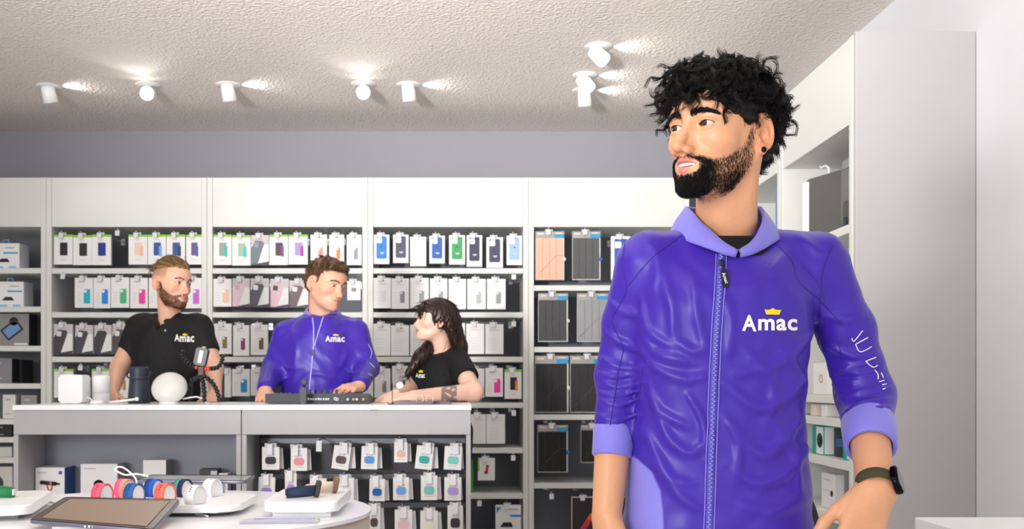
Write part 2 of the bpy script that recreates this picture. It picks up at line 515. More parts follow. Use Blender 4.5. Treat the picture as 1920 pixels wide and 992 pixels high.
# ------------------------------------------------------------------ ceiling spotlights
def spotlight(px, d, label, aim, power, face_cam=False, cone=70, slot=True):
    x = (px - PX0) / FPX * d
    root = empty('ceiling_spotlight', (x, d, Z_CEIL))
    tag(root, label, 'ceiling light', 'ceiling spotlights')
    wm = mat('white_lamp_metal', '#eeeeec', .4)
    MB().lathe([(.001, -.006), (.066, -.006), (.070, -.002), (.070, 0)], 32, T(x, d, Z_CEIL)).build('mount_ring', wm, root)
    v = (Vector(aim) - Vector((x, d, Z_CEIL - .05))).normalized()
    q = v.to_track_quat('-Z', 'Y').to_matrix().to_4x4()
    Mh = Matrix.Translation((x, d, Z_CEIL - .045)) @ q
    MB().lathe([(.001, .045), (.030, .045), (.036, .038), (.040, -.045), (.037, -.046), (.033, -.030), (.001, -.028)], 32, Mh, cap=False).build('lamp_housing', wm, root)
    MB().lathe([(.001, -.034), (.026, -.034), (.031, -.036), (.031, -.039), (.001, -.043)], 24, Mh, cap=False).build('lamp_lens', mat('lamp_lens', '#ffffff', .3, emit='#fffaf0', emit_s=26), root)
    l = bpy.data.lights.new('spot', 'SPOT'); l.energy = power; l.spot_size = math.radians(cone); l.spot_blend = .35; l.shadow_soft_size = .03; l.color = (1.0, .98, .95)
    o = bpy.data.objects.new('spot', l); COL.objects.link(o); o.parent = root; o.matrix_parent_inverse = Matrix.Translation(-root.location)
    o.matrix_basis = Mh @ T(0, 0, -.05)
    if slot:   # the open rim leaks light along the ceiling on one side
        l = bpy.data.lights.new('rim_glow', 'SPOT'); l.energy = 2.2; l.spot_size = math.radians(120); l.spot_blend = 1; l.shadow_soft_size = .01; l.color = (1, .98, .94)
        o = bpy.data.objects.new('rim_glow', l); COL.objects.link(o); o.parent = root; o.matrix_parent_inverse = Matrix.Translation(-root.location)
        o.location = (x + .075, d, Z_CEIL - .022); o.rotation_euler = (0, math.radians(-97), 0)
    return root
SP = [(92, 5.45, 'ceiling spotlight nearest the left edge of the picture', 238, False), (278, 5.42, 'glowing ceiling spotlight above the man in the black polo', 238, True),
      (428, 5.42, 'white ceiling spotlight just right of the left glowing one', 540, False), (682, 5.40, 'glowing ceiling spotlight above the woman at the counter', 540, True),
      (766, 5.42, 'white ceiling spotlight beside the glowing lamp over the woman', 842, False), (1096, 5.52, 'lower of two white ceiling spotlights left of the front man\'s hair', 1143, False),
      (1097, 5.25, 'upper of the close pair of white ceiling spotlights by the curly hair', 1143, False), (1122, 4.80, 'tilted ceiling spotlight nearest the front man\'s curly hair', 1200, False)]
for i, (px, d, lb, ax, glow) in enumerate(SP):
    tx = (ax - PX0) / FPX * D_UNIT
    if glow: aim = ((px - PX0) / FPX * d * .85, 3.2, 1.9)
    elif i == 7: aim = (1.6, 4.1, 1.6)
    elif i == 6: aim = (1.4, 4.9, 1.6)
    else: aim = (tx * .75 + .25 * (px - PX0) / FPX * d, D_UNIT + .02, 1.15)
    spotlight(px, d, lb, aim, 4 if glow else 1.3, glow, 100 if glow else 80, slot=not glow)

# ------------------------------------------------------------------ packaged goods
M_CARD = mat('white_card', '#eeecea', .5, noise=(30, .015))
M_CLEAR = mat('clear_tab', '#c9c9cc', .25)
M_INK = paint('#b9b9bb'); M_RED = paint('#d8453a')
def slabp(t, x, z, w, h, y, th=.0010, r=.0, ang=0):
    """a thin printed or inset piece on the front (y is the front face), tilted by ang"""
    if r: t.rbox(w, h, th, r, T(x, y - th / 2, z, 0, ang, 0), seg=3)
    else: t.box(-w / 2, w / 2, -th / 2, th / 2, -h / 2, h / 2, 0, T(x, y - th / 2, z, 0, ang, 0))

def package(name, label, group, px, py, d, style, col='#333333', col2='#ffffff', tilt=0.0, thick=.022, behind=0, turn=0.0, hk=-3.0):
    """a hanging retail package whose front covers pixels px=(left,right), py=(top,bottom) at distance d"""
    a, b = W(px[0], py[1], d), W(px[1], py[0], d)
    w, h = b.x - a.x, b.z - a.z
    root = empty(name, ((a.x + b.x) / 2 - math.sin(math.radians(tilt)) * h, d, a.z), (0, math.radians(tilt), math.radians(turn)))
    tag(root, label, 'package', group)
    root.matrix_basis  # placed
    def put(t, nm, m):
        me_o = t.build(nm, m); me_o.parent = root; return me_o
    t = MB(); t.box(-w / 2, w / 2, 0, thick, 0, h, .0012); body = put(t, 'box', M_CARD if style not in ('tablet', 'dark') else paint('#d9d7d4'))
    # clear euro-hole tab, open where the hook's rod passes
    ro = hk * d / FPX
    t = MB(); t.box(ro - .020, ro + .028, .004, .006, h - .001, h + .007, .0004).box(ro - .020, ro - .006, .004, .006, h + .0065, h + .0145, .0004).box(ro + .006, ro + .028, .004, .006, h + .0065, h + .0145, .0004)
    put(t, 'hang_tab', M_CLEAR)
    Y = -.0002
    if behind:
        t = MB()
        for k in range(behind):
            t.box(-w / 2 + .004 * (k + 1) + .010, w / 2 + .010 + .006 * (k + 1), thick + .001 + (thick + .002) * k, 2 * thick + (thick + .002) * k, .001, h - .006, .001)
    if style == 'green':
        t = MB(); slabp(t, 0, h - .007, w * .995, .014, Y); put(t, 'green_edge', paint('#8ac926'))
        t = MB(); slabp(t, w * .03, h * .52, w * .40, h * .43, Y, .0012, .004); put(t, 'case_print', paint(col))
        if col2 != '#ffffff':
            t = MB(); slabp(t, w * .20, h * .45, w * .16, h * .34, Y - .0003, .0010, .003); put(t, 'phone_print', paint(col2))
        t = MB(); slabp(t, 0, h * .16, w * .3, .002, Y); slabp(t, 0, h * .84, w * .25, .002, Y); put(t, 'print_lines', M_INK)
    elif style == 'case':
        t = MB(); slabp(t, w * .18, h * .38, w * .36, h * .48, Y, .0012, .006); cp = put(t, 'case_print', paint(col))
        t = MB(); slabp(t, w * .09, h * .55, w * .15, w * .15, Y - .0012, .0010, .004); put(t, 'camera_print', paint('#f4f4f4'))
        t = MB()
        for k in range(4): slabp(t, -w * .25, h * (.22 + .09 * k), w * .22, .0018, Y)
        slabp(t, -w * .1, h * .86, w * .35, .0035, Y); put(t, 'print_lines', M_INK)
        t = MB(); slabp(t, w * .02, h * .93, w * .16, .005, Y); put(t, 'brand_mark', M_RED)
    elif style == 'plain':
        t = MB()
        for k in range(5): slabp(t, -w * .12, h * (.16 + .09 * k), w * .5, .0018, Y)
        slabp(t, 0, h * .80, w * .5, .004, Y); put(t, 'print_lines', paint('#d6d2d2'))
        t = MB(); slabp(t, 0, h * .91, w * .20, .005, Y); put(t, 'brand_mark', M_RED)
        if col != '#333333':
            t = MB(); slabp(t, w * .12, h * .38, w * .26, h * .38, Y, .0012, .005); put(t, 'case_print', paint(col))
            t = MB(); slabp(t, w * .06, h * .52, w * .11, w * .11, Y - .0012, .0008, .003); put(t, 'camera_print', paint('#e8e8e8'))
    elif style == 'angled':
        t = MB(); slabp(t, 0, h * .84, w * .99, h * .30, Y, .0006); put(t, 'grey_band', paint('#cfc6c6'))
        pts = [(-w / 2, h * .04), (-w / 2, h * .62), (-w * .28, h * .84), (w * .16, h * .80), (w * .24, h * .72), (-w * .12, h * .10), (w * .44, h * .06), (w / 2, h * .02), (-w / 2, h * .0)]
        t = MB(); t.prism([(-w / 2, h * .03), (-w * .14, h * .03), (w * .24, h * .72), (w * .16, h * .80), (-w * .28, h * .82), (-w / 2, h * .55)], Y - .0016, Y); put(t, 'phone_case_print', paint(col))
        t = MB(); slabp(t, -w * .22, h * .68, w * .26, h * .17, Y - .0016, .0008, .005, 8); put(t, 'camera_print', paint(col2))
        t = MB(); t.prism([(-w * .12, h * .05), (w * .5, h * .12), (w * .5, h * .0), (-w * .5, h * .0), (-w * .5, h * .03)], Y - .0008, Y); put(t, 'dark_foot', paint('#3b3a3f'))
    elif style == 'bigcase':
        t = MB(); slabp(t, w * .0, h * .56, w * .66, h * .76, Y, .0025, .008); put(t, 'phone_case', paint(col, .5))
        t = MB(); slabp(t, -w * .14, h * .80, w * .34, w * .34, Y - .0025, .0012, .007); put(t, 'camera_window', paint('#f2f2f2'))
        t = MB(); slabp(t, w * .03, h * .38, w * .26, .006, Y - .0025); slabp(t, w * .03, h * .35, w * .16, .004, Y - .0025); put(t, 'case_lettering', paint('#c9ccd8'))
        t = MB(); slabp(t, w * .0, h * .60, w * .10, w * .10, Y - .0025, .0006, .004); put(t, 'round_mark', paint('#2b2f40'))
    elif style == 'tablet':
        t = MB(); slabp(t, 0, h * .93, w, h * .14, Y); put(t, 'header_card', paint('#a9a5a2'))
        t = MB(); slabp(t, w * .32, h * .905, w * .36, h * .075, Y - .001); put(t, 'blue_label', paint('#2f9bd0'))
        t = MB(); slabp(t, -w * .33, h * .95, w * .22, h * .035, Y - .001); slabp(t, w * .30, h * .965, w * .22, h * .025, Y - .001); put(t, 'header_lettering', paint('#d8d2c6'))
        n = 4
        for k in range(n):                           # the folded cover is hinged strips
            t = MB(); t.box(-w * .49 + k * w * .94 / n + .0006, -w * .49 + (k + 1) * w * .94 / n - .0006, -.007, 0, .006, h * .86, .0015); put(t, 'cover_strip', paint(col, .7))
        t = MB(); t.tube([(-w * .42, -.0074, h * .10), (w * .22, -.0074, h * .50), (w * .45, -.0074, h * .50)], .0010, 5)
        if tilt == 0 and col2 == 'y': t.tube([(-w * .45, -.0074, h * .84), (w * .22, -.0074, h * .50)], .0010, 5)
        put(t, 'fold_line', paint('#6d6d70'))
        t = MB(); t.lathe([(.0001, 0), (w * .07, 0), (w * .07, .002), (.0001, .002)], 18, T(w * .49, -.001, h * .43, 90)); put(t, 'side_seal', paint(col2 if col2.startswith('#') else '#e6e6e6'))
        t = MB(); slabp(t, -w * .3, .004, w * .3, .004, -.0005); put(t, 'foot_lettering', paint('#d9d9d9'))
    elif style == 'earbud':
        t = MB(); slabp(t, 0, h * .41, w * .60, h * .32, Y, .0050, .011); put(t, 'silicone_case', paint(col, .6))
        t = MB(); slabp(t, -w * .10, h * .65, w * .20, h * .08, Y, .0008, .004); slabp(t, w * .13, h * .65, w * .18, h * .08, Y, .0008, .004); put(t, 'earbud_print', paint('#cfcad2'))
        t = MB(); slabp(t, 0, h * .15, w * .55, .0020, Y); slabp(t, 0, h * .88, w * .25, .0020, Y); put(t, 'print_lines', M_INK)
    elif style == 'blank':
        t = MB(); slabp(t, 0, h * .55, w * .35, h * .2, Y, .001, .004); put(t, 'print_patch', paint(col))
    elif style == 'bluebox':
        t = MB(); t.prism([(-w * .46, h * .93), (-w * .46, h * .74), (-w * .26, h * .93)], Y - .001, Y); put(t, 'corner_print', paint('#2a8fd6'))
        t = MB(); slabp(t, w * .28, h * .64, w * .42, h * .075, Y); put(t, 'stripe_print', paint('#1c93d8'))
        t = MB(); slabp(t, w * .20, h * .86, w * .36, h * .04, Y); put(t, 'lettering_print', paint('#b5ad9f'))
        t = MB(); t.prism([(-w * .32, h * .26), (-w * .20, h * .42), (w * .12, h * .42), (w * .18, h * .26)], Y - .0014, Y); put(t, 'device_print', paint('#1b1722'))
        t = MB(); slabp(t, -w * .1, h * .08, w * .4, h * .1, Y); slabp(t, w * .3, h * .09, w * .2, h * .1, Y); put(t, 'foot_print', paint('#8cc4ea'))
    elif style == 'rainbow':
        t = MB(); slabp(t, 0, h * .5, w * .96, h * .97, Y, .0008); put(t, 'black_front', paint('#241d1c', .3))
        for k, cc in enumerate(('#19b9c4', '#c22a86', '#ea2a2c', '#f0612a')):
            t = MB(); u = -.42 + k * .17
            t.prism([(w * u, h * (.02 + .15 * k)), (w * (u + .24), h * (.02 + .15 * k)), (w * (u + .41), h * (.17 + .15 * k)), (w * (u + .17), h * (.17 + .15 * k))], Y - .002, Y - .0008); put(t, 'rainbow_stripe', paint(cc, .3))
    elif style == 'redfig':
        t = MB(); slabp(t, -w * .45, h * .70, w * .10, h * .60, Y); put(t, 'green_edge', paint('#7ed321'))
        t = MB(); slabp(t, w * .04, h * .50, w * .16, h * .40, Y, .0012, .006, 8); put(t, 'figure_print', paint('#c9302f'))
        t = MB(); slabp(t, -w * .03, h * .36, w * .20, h * .14, Y - .001, .001, .006); put(t, 'figure_foot', paint('#9b2a7c'))
    if behind:
        pass
    return root

def hang(unit, px, py, **k): hook(unit, px, py, **k)
ORD = ['first', 'second', 'third', 'fourth', 'fifth', 'sixth', 'seventh', 'eighth']
D1 = 5.985
BAYN = {1: 'shelf behind polo man', 2: 'shelf behind jacketed clerk', 3: 'shelf behind the woman'}
ROWN = ['top row', 'second row', 'third row', 'fourth row', 'fifth row', 'sixth row', 'seventh row']
def run(bay_i, row, items, hooks=()):
    for k, it in enumerate(items):
        x0, x1, y0, y1, style, col, desc = it[:7]
        kw = it[7] if len(it) > 7 else {}
        lb = '%s, %s in %s, %s' % (desc, ORD[k], ROWN[row], BAYN[bay_i])
        package('phone_case_package', lb, 'phone case packages on the %s' % BAYN[bay_i], (x0, x1), (y0, y1), D1, style, col, **kw)
        hook(UNITS[bay_i], (x0 + x1) / 2 - 3, y0 - 4)
    for hx, hy in hooks: hook(UNITS[bay_i], hx, hy)

run(1, 0, [(101, 136, 440, 496, 'green', '#17120f', 'white green-topped package, black case'), (137, 173, 441, 497, 'green', '#231e1e', 'white green-topped package, charcoal case'),
           (172, 208, 440, 497, 'green', '#0a2a80', 'white green-topped package, navy case'), (241, 276, 440, 496, 'green', '#f0cdb8', 'white green-topped package, pale pink phone', dict(col2='#e8b9a0')),
           (277, 311, 440, 496, 'green', '#1f4f96', 'white green-topped package, blue wallet', dict(col2='#7ba4d8')), (312, 347, 440, 496, 'green', '#24508f', 'white green-topped package, steel-blue wallet', dict(col2='#16375f')),
           (349, 378, 440, 496, 'green', '#6a4f86', 'white green-topped package, violet phone', dict(col2='#2e57b0'))], [(221, 432)])
run(1, 1, [(140, 174, 521, 577, 'case', '#12b2bd', 'white package, teal phone case'), (175, 207, 521, 578, 'case', '#0e86e0', 'white package, bright blue phone case'),
           (208, 242, 520, 577, 'case', '#45b384', 'white package, green phone case'), (244, 277, 521, 578, 'case', '#ee2f9c', 'white package, magenta phone case'),
           (279, 311, 521, 578, 'case', '#b25fc6', 'white package, mauve case behind his ear'), (346, 378, 521, 578, 'case', '#c45fc9', 'white package, orchid case before his nose')], [(119, 513)])
run(1, 2, [(101, 136, 608, 664, 'angled', '#3d3a3f', 'package, slanted black phone on cream', dict(col2='#e4dcd8')), (141, 174, 610, 664, 'angled', '#454046', 'package, slanted dark phone under grey band', dict(col2='#efe7e3')),
           (177, 209, 610, 664, 'angled', '#38363e', 'package, slanted near-black phone with dark camera', dict(col2='#3a363a')), (211, 243, 607, 664, 'angled', '#4a4648', 'package, slanted phone by his sleeve', dict(col2='#eae6e2'))])
run(1, 3, [(101, 137, 692, 746, 'green', '#5a3a34', 'white green-topped package, brown case'), (172, 206, 692, 748, 'green', '#d9d9d9', 'white green-topped package behind white speaker', dict()),
           (211, 243, 692, 747, 'green', '#f0c9b6', 'white green-topped package, pink phone', dict(col2='#b98a5a')), (347, 377, 692, 747, 'green', '#c7b08e', 'white green-topped package by bent tripod')], [(152, 684)])
run(2, 0, [(400, 434, 440, 497, 'green', '#93a297', 'white green-topped package, sage wallet', dict(col2='#25b8bd')), (435, 470, 441, 498, 'green', '#a9bda9', 'white green-topped package, pale green wallet', dict(col2='#2bc4bb')),
           (471, 504, 441, 497, 'angled', '#6d7880', 'white package, slanted slate phone', dict(col2='#8f99a4')), (505, 540, 440, 497, 'green', '#4a2c44', 'white green-topped package, plum wallet', dict(col2='#7d3a8a')),
           (541, 577, 440, 496, 'green', '#ab93d0', 'white green-topped package, lilac wallet', dict(col2='#b02a92')), (582, 613, 440, 497, 'plain', '#f98f80', 'white package, coral case'),
           (617, 645, 440, 497, 'plain', '#f9853a', 'white package, orange case'), (650, 678, 440, 497, 'plain', '#9b919f', 'white package, mauve-grey case')])
run(2, 1, [(400, 434, 523, 575, 'case', '#efc6a4', 'white package, peach phone case'), (436, 468, 522, 576, 'angled', '#e6c6ce', 'package, slanted pale pink phone', dict(col2='#d9aeb8')),
           (470, 504, 522, 576, 'angled', '#55555d', 'package, slanted slate-black phone', dict(col2='#eceae8')), (507, 541, 523, 577, 'angled', '#e3bfc6', 'package, slanted rose phone', dict(col2='#3f3a3d')),
           (543, 578, 526, 577, 'angled', '#6f5962', 'package, slanted maroon phone', dict(col2='#ece8e6')), (651, 676, 527, 563, 'blank', '#8c8781', 'small brown-framed package by the clerk\'s face')])
run(2, 2, [(401, 434, 607, 664, 'plain', '#7c6f2e', 'white package, gold camouflage case'), (437, 467, 610, 667, 'plain', '#8f1d5c', 'white package, crimson glitter case'), (470, 502, 609, 666, 'plain', '#5d5233', 'white package, dark camouflage case')])
run(2, 3, [(421, 433, 694, 745, 'blank', '#e8e4da', 'narrow white package edge by the tattooed arm'), (435, 468, 692, 743, 'case', '#0a93c8', 'white package, cyan phone case'), (470, 503, 692, 742, 'case', '#f2c4a2', 'white package, apricot phone case')])
run(3, 0, [(701, 730, 440, 495, 'bigcase', '#1f7fd0', 'open-front box, bright blue phone case'), (737, 766, 440, 493, 'bigcase', '#4b4a61', 'open-front box, slate-violet phone case'), (769, 799, 444, 499, 'blank', '#e6e6e8', 'blank white box back'),
           (805, 834, 442, 494, 'bigcase', '#2f5fb4', 'open-front box, royal blue phone case'), (842, 872, 441, 496, 'bigcase', '#3f9f5c', 'open-front box, green phone case'), (875, 904, 441, 500, 'bigcase', '#3d3d55', 'open-front box, midnight phone case'),
           (912, 943, 445, 502, 'bigcase', '#43445f', 'open-front box, dark indigo phone case'), (950, 979, 442, 497, 'bigcase', '#9dbdec', 'open-front box, pale blue phone case')])
run(3, 1, [(700, 733, 521, 578, 'plain', '#e3e3e5', 'white package, clear case'), (734, 767, 522, 579, 'plain', '#8d8d90', 'white package, smoke-grey case'), (769, 804, 521, 578, 'plain', '#9a9a9c', 'white package, ash-grey case'),
           (806, 839, 522, 579, 'plain', '#a0a0a3', 'white package, silver-grey case above her fringe'), (841, 874, 523, 580, 'plain', '#efeded', 'white package, blank front'), (876, 911, 523, 580, 'plain', '#b9b9bc', 'white package, light grey case'),
           (913, 948, 523, 580, 'plain', '#96969a', 'white package, mid-grey case')], [(963, 514)])
run(3, 2, [(700, 732, 607, 667, 'plain', '#333333', 'white text-only package'), (733, 767, 610, 667, 'plain', '#333333', 'white text-only package'), (769, 802, 609, 667, 'plain', '#333333', 'white text-only package before her mouth'),
           (840, 872, 606, 664, 'plain', '#333333', 'white text-only package behind her hair'), (874, 908, 607, 664, 'plain', '#333333', 'white text-only package'), (910, 944, 608, 664, 'plain', '#333333', 'white text-only package')], [(963, 602)])
run(3, 3, [(702, 732, 691, 746, 'plain', '#8d8a86', 'white package, grey case by purple sleeve'), (735, 768, 686, 747, 'plain', '#5b5054', 'white package behind small mirror'), (876, 908, 691, 746, 'plain', '#333333', 'white text-only package above her elbow'),
           (910, 943, 690, 744, 'case', '#ef3fb0', 'white package, hot pink case'), (946, 978, 693, 748, 'green', '#1d1b1c', 'white green-topped package, black and orange case', dict(col2='#f08a2c'))])
run(3, 4, [(883, 911, 777, 832, 'plain', '#333333', 'white text-only package'), (912, 947, 777, 832, 'plain', '#333333', 'white text-only package')], [(963, 769)])
run(3, 5, [(896, 928, 859, 901, 'redfig', '#000000', 'green-edged package, red figure print')], [(962, 853)])
run(3, 6, [(929, 977, 947, 1003, 'bluebox', '#000000', 'white box, blue stripes, black hub')], [(899, 938)])

def tablets(items):
    for k, (x0, x1, y0, y1, col, seal, lb) in enumerate(items):
        package('tablet_cover_package', lb, 'tablet covers in the corner unit', (x0, x1), (y0, y1), 5.99, 'tablet', col, seal, thick=.012)
        hook(UNITS[4], (x0 + x1) / 2 - 3, y0 - 4)
tablets([(1004, 1058, 434, 525, '#f1b79f', '#e6e6e6', 'peach tablet cover hanging at the top left of the corner unit'), (1073, 1126, 434, 525, '#5a5a5b', '#1f83d6', 'charcoal tablet cover with blue seal beside the peach one'),
         (1009, 1065, 550, 641, '#4a4a4b', '#e6e6e6', 'dark grey tablet cover hanging below the peach one'), (1082, 1140, 550, 641, '#9c9d9d', '#e6e6e6', 'light grey tablet cover beside the purple sleeve'),
         (1003, 1066, 667, 774, '#2b2b2c', '#e6e6e6', 'large black tablet cover in the third row of the corner unit'), (1069, 1137, 667, 774, '#303031', '#e6e6e6', 'large black tablet cover touching the purple sleeve, third row'),
         (1008, 1065, 797, 886, '#191919', '#1f83d6', 'black tablet cover with blue side tab, fourth row'), (1089, 1136, 797, 868, '#222222', '#e6e6e6', 'small black tablet cover behind the lavender cuff')])
package('tablet_cover_package', 'white box with blue front behind the purple shoulder', 'tablet covers in the corner unit', (1146, 1182), (443, 525), 5.99, 'bigcase', '#3a62b8', thick=.03)
hook(UNITS[4], 1161, 439); hook(UNITS[4], 1034, 925); hook(UNITS[4], 1092, 928); hook(UNITS[4], 1163, 928)
package('tablet_box', 'black box with rainbow stripes left of the bare forearm', 'rainbow striped boxes', (1072, 1118), (932, 1012), 5.99, 'rainbow')
package('tablet_box', 'black box with rainbow stripes right of the bare forearm', 'rainbow striped boxes', (1143, 1189), (932, 1012), 5.99, 'rainbow')

# ---- boxes standing in the far left unit
def stand_box(name, label, px, top, shelf_py, d, deep, front, extra=None, side=None, cat='box', group='boxes in the far left unit'):
    a = W(px[0], shelf_py, d); a.z = zrow(shelf_py) + .0008; b = W(px[1], top, d); w = b.x - a.x; h = b.z - a.z
    root = empty(name, (a.x, d, a.z)); tag(root, label, cat, group)
    def put(t, nm, m):
        o = t.build(nm, m); o.parent = root; return o
    t = MB(); t.box(0, w, 0, deep, 0, h, .002); put(t, 'carton', front)
    if side: t = MB(); t.box(w - .0003, w + .0008, .004, deep - .004, .004, h - .004); put(t, 'side_print', side)
    if extra: extra(put, w, h)
    return root
def hub(put, w, h):
    t = MB(); slabp(t, w * .72, h * .62, w * .46, h * .06, 0); put(t, 'stripe_print', paint('#1c93d8'))
    t = MB(); t.prism([(w * .30, h * .26), (w * .42, h * .40), (w * .62, h * .40), (w * .70, h * .26)], -.0014, 0); put(t, 'device_print', paint('#221c33'))
    t = MB(); slabp(t, w * .3, h * .06, w * .36, h * .09, 0); slabp(t, w * .78, h * .06, w * .25, h * .09, 0); put(t, 'foot_print', paint('#8cc4ea'))
    t = MB(); slabp(t, w * .7, h * .82, w * .3, h * .05, 0); put(t, 'lettering_print', M_INK)
    t = MB(); t.tube([(w * .45, .01, h), (w * .47, .01, h + .020), (w * .63, .01, h + .020), (w * .65, .01, h)], .004, 6); put(t, 'carry_loop', paint('#8aa3cf'))
def charger(put, w, h):
    Mx = T(w * .55, -.001, h * .50, 0, -38, 0)
    t = MB(); t.rbox(w * .52, h * .42, .002, .008, Mx); p = put(t, 'phone_print', paint('#26262c'))
    t = MB(); t.rbox(w * .42, h * .30, .002, .004, Mx @ T(0, -.001, 0)); put(t, 'screen_print', paint('#6f93c4'))
    t = MB(); t.lathe([(.0001, 0), (h * .13, 0), (h * .13, .002), (.0001, .002)], 20, T(w * .60, -.001, h * .76, 90)); put(t, 'watch_print', paint('#2e2d2b'))
    t = MB(); slabp(t, w * .78, h * .06, w * .36, h * .06, 0); put(t, 'lettering_print', paint('#e9e7e2'))
def plainfront(put, w, h):
    t = MB(); slabp(t, w * .4, h * .8, w * .4, h * .08, 0); slabp(t, w * .4, h * .2, w * .5, h * .05, 0); put(t, 'lettering_print', M_INK)
def disc(put, w, h):
    t = MB(); t.lathe([(.0001, 0), (h * .30, 0), (h * .30, .004), (.0001, .004)], 24, T(w * .25, 0, h * .48, 90)); put(t, 'speaker_print', paint('#4d4a48'))
D0 = 6.02
stand_box('dock_box', 'white and blue dock carton on the top shelf at the left edge', (-22, 36), 456, 502.6, D0, .14, M_CARD, hub, paint('#dfe3ea'))
stand_box('dock_box', 'white and blue dock carton on the second shelf at the left edge', (-14, 44), 528, 575, D0, .14, M_CARD, hub, paint('#dfe3ea'))
stand_box('charger_box', 'grey carton picturing a phone on a charging pad, left edge', (-16, 54), 588, 648.5, D0, .12, paint('#8f8c8a'), charger, paint('#1b1a1d'))
stand_box('charger_box', 'grey carton on the fourth shelf at the left edge', (-30, 22), 672, 719, D0, .09, paint('#87858a'), plainfront, paint('#17171a'))
stand_box('black_carton', 'black carton behind the grey one on the fourth shelf, left edge', (23, 41), 674, 719, D0 + .1, .16, paint('#141416'), plainfront)
stand_box('small_box', 'small cream box above the counter corner, left edge', (5, 29), 740, 786, D0, .10, paint('#e5e3dc'), plainfront)
stand_box('small_box', 'small mottled grey box above the counter corner', (39, 69), 741, 786, D0, .10, paint('#a39a9c'), plainfront)
stand_box('black_carton', 'low black carton below the counter line at the left edge', (-20, 22), 797, 820, D0, .14, paint('#1c1a1c'), plainfront)
stand_box('headphone_box', 'black and white low box beside the counter end', (-20, 22), 838, 858.5, D0, .14, paint('#d8d6d2'), disc)
stand_box('speaker_box', 'cream carton with grey round speaker print beside the counter end', (-24, 23), 875, 940, D0, .14, paint('#d9d5cc'), disc)
stand_box('green_box', 'narrow green and white box half behind the counter end', (872, 887), 862, 925.5, 6.02, .10, paint('#4aa02c'), plainfront, group='boxes beside the counter')

# ---- goods in the side unit on the right
def RX(px, X): return (px - PX0) / FPX, X * FPX / (px - PX0)       # sight-line slope, distance at depth plane X
def side_box(name, label, y0, y1, x0, x1, z0, z1, m, extra=None, tilt=0, group='goods in the side unit'):
    root = empty(name, ((x0 + x1) / 2, (y0 + y1) / 2, z0), (0, math.radians(tilt), 0)); tag(root, label, 'box', group)
    hx, hy, h = (x1 - x0) / 2, (y1 - y0) / 2, z1 - z0
    def put(t, nm, mm): o = t.build(nm, mm); o.parent = root; return o
    t = MB(); t.box(-hx, hx, -hy, hy, 0, h, .002); put(t, 'carton', m)
    if extra: extra(put, hx, hy, h)
    return root
def teal_face(put, hx, hy, h):
    t = MB(); t.box(-hx - .001, -hx, -hy + .004, hy * .2, .004, h - .004); put(t, 'white_print', paint('#e9ecec'))
    t = MB(); t.lathe([(.0001, 0), (h * .26, 0), (h * .26, .002), (.0001, .002)], 20, T(-hx - .002, -hy * .4, h * .5, 0, 90)); put(t, 'round_print', paint('#1d2226'))
    t = MB(); t.box(-hx + .004, hx - .004, -hy - .001, -hy, .004, h - .004); put(t, 'end_print', paint('#e9ecec'))
def dark_face(put, hx, hy, h):
    t = MB(); t.box(-hx - .001, -hx, -hy * .6, hy * .6, h * .35, h * .65); put(t, 'picture_print', paint('#2e5f9c'))
def dot_face(put, hx, hy, h):
    t = MB(); t.lathe([(.0001, 0), (.012, 0), (.012, .002), (.0001, .002)], 16, T(-hx - .002, -hy * .6, h * .45, 0, 90)); put(t, 'dot_print', paint('#1c1c1c'))
    t = MB(); t.box(-hx - .001, -hx, -hy * .3, hy * .7, h * .8, h * .83); t.box(-hx - .001, -hx, -hy * .3, hy * .7, h * .5, h * .52); put(t, 'lettering_print', M_INK)
TEAL = paint('#12a79a')
side_box('headset_box', 'teal and white carton nearest the lavender cuff in the side unit', 3.62, 3.73, 1.47, 1.60, .861, .980, TEAL, teal_face)
side_box('camera_box', 'black carton with blue picture between the teal cartons', 3.76, 3.90, 1.50, 1.62, .861, .975, paint('#20262a'), dark_face)
side_box('headset_box', 'teal and white carton next to the purple jacket in the side unit', 3.93, 4.06, 1.47, 1.60, .861, .980, TEAL, teal_face)
side_box('charger_box', 'white carton standing on the shelf below the teal cartons', 3.84, 3.98, 1.48, 1.52, .6465, .79, paint('#e6e6e6'), dot_face, 0)
side_box('charger_box', 'white carton lying on the lowest visible side shelf', 3.74, 3.90, 1.47, 1.58, .421, .56, paint('#e2e0dc'), dot_face)
side_box('jewel_box', 'white carton with a ring print between jacket and sleeve', 3.86, 4.02, 1.46, 1.56, 1.111, 1.24, paint('#ecebea'), lambda put, hx, hy, h: put(MB().lathe([(.016 + .002 * math.cos(a), .002 * math.sin(a)) for a in np.linspace(0, 6.283, 9)], 20, T(-hx - .001, -.01, h * .5, 0, 90), cap=False), 'ring_print', paint('#b98b6a')))
side_box('cream_box', 'thin cream carton under the ring-print carton', 4.00, 4.05, 1.46, 1.56, 1.021, 1.068, paint('#e7d8c8'))
side_box('cream_box', 'small white carton beside the thin cream one', 3.88, 3.93, 1.46, 1.54, 1.021, 1.070, paint('#efefec'))
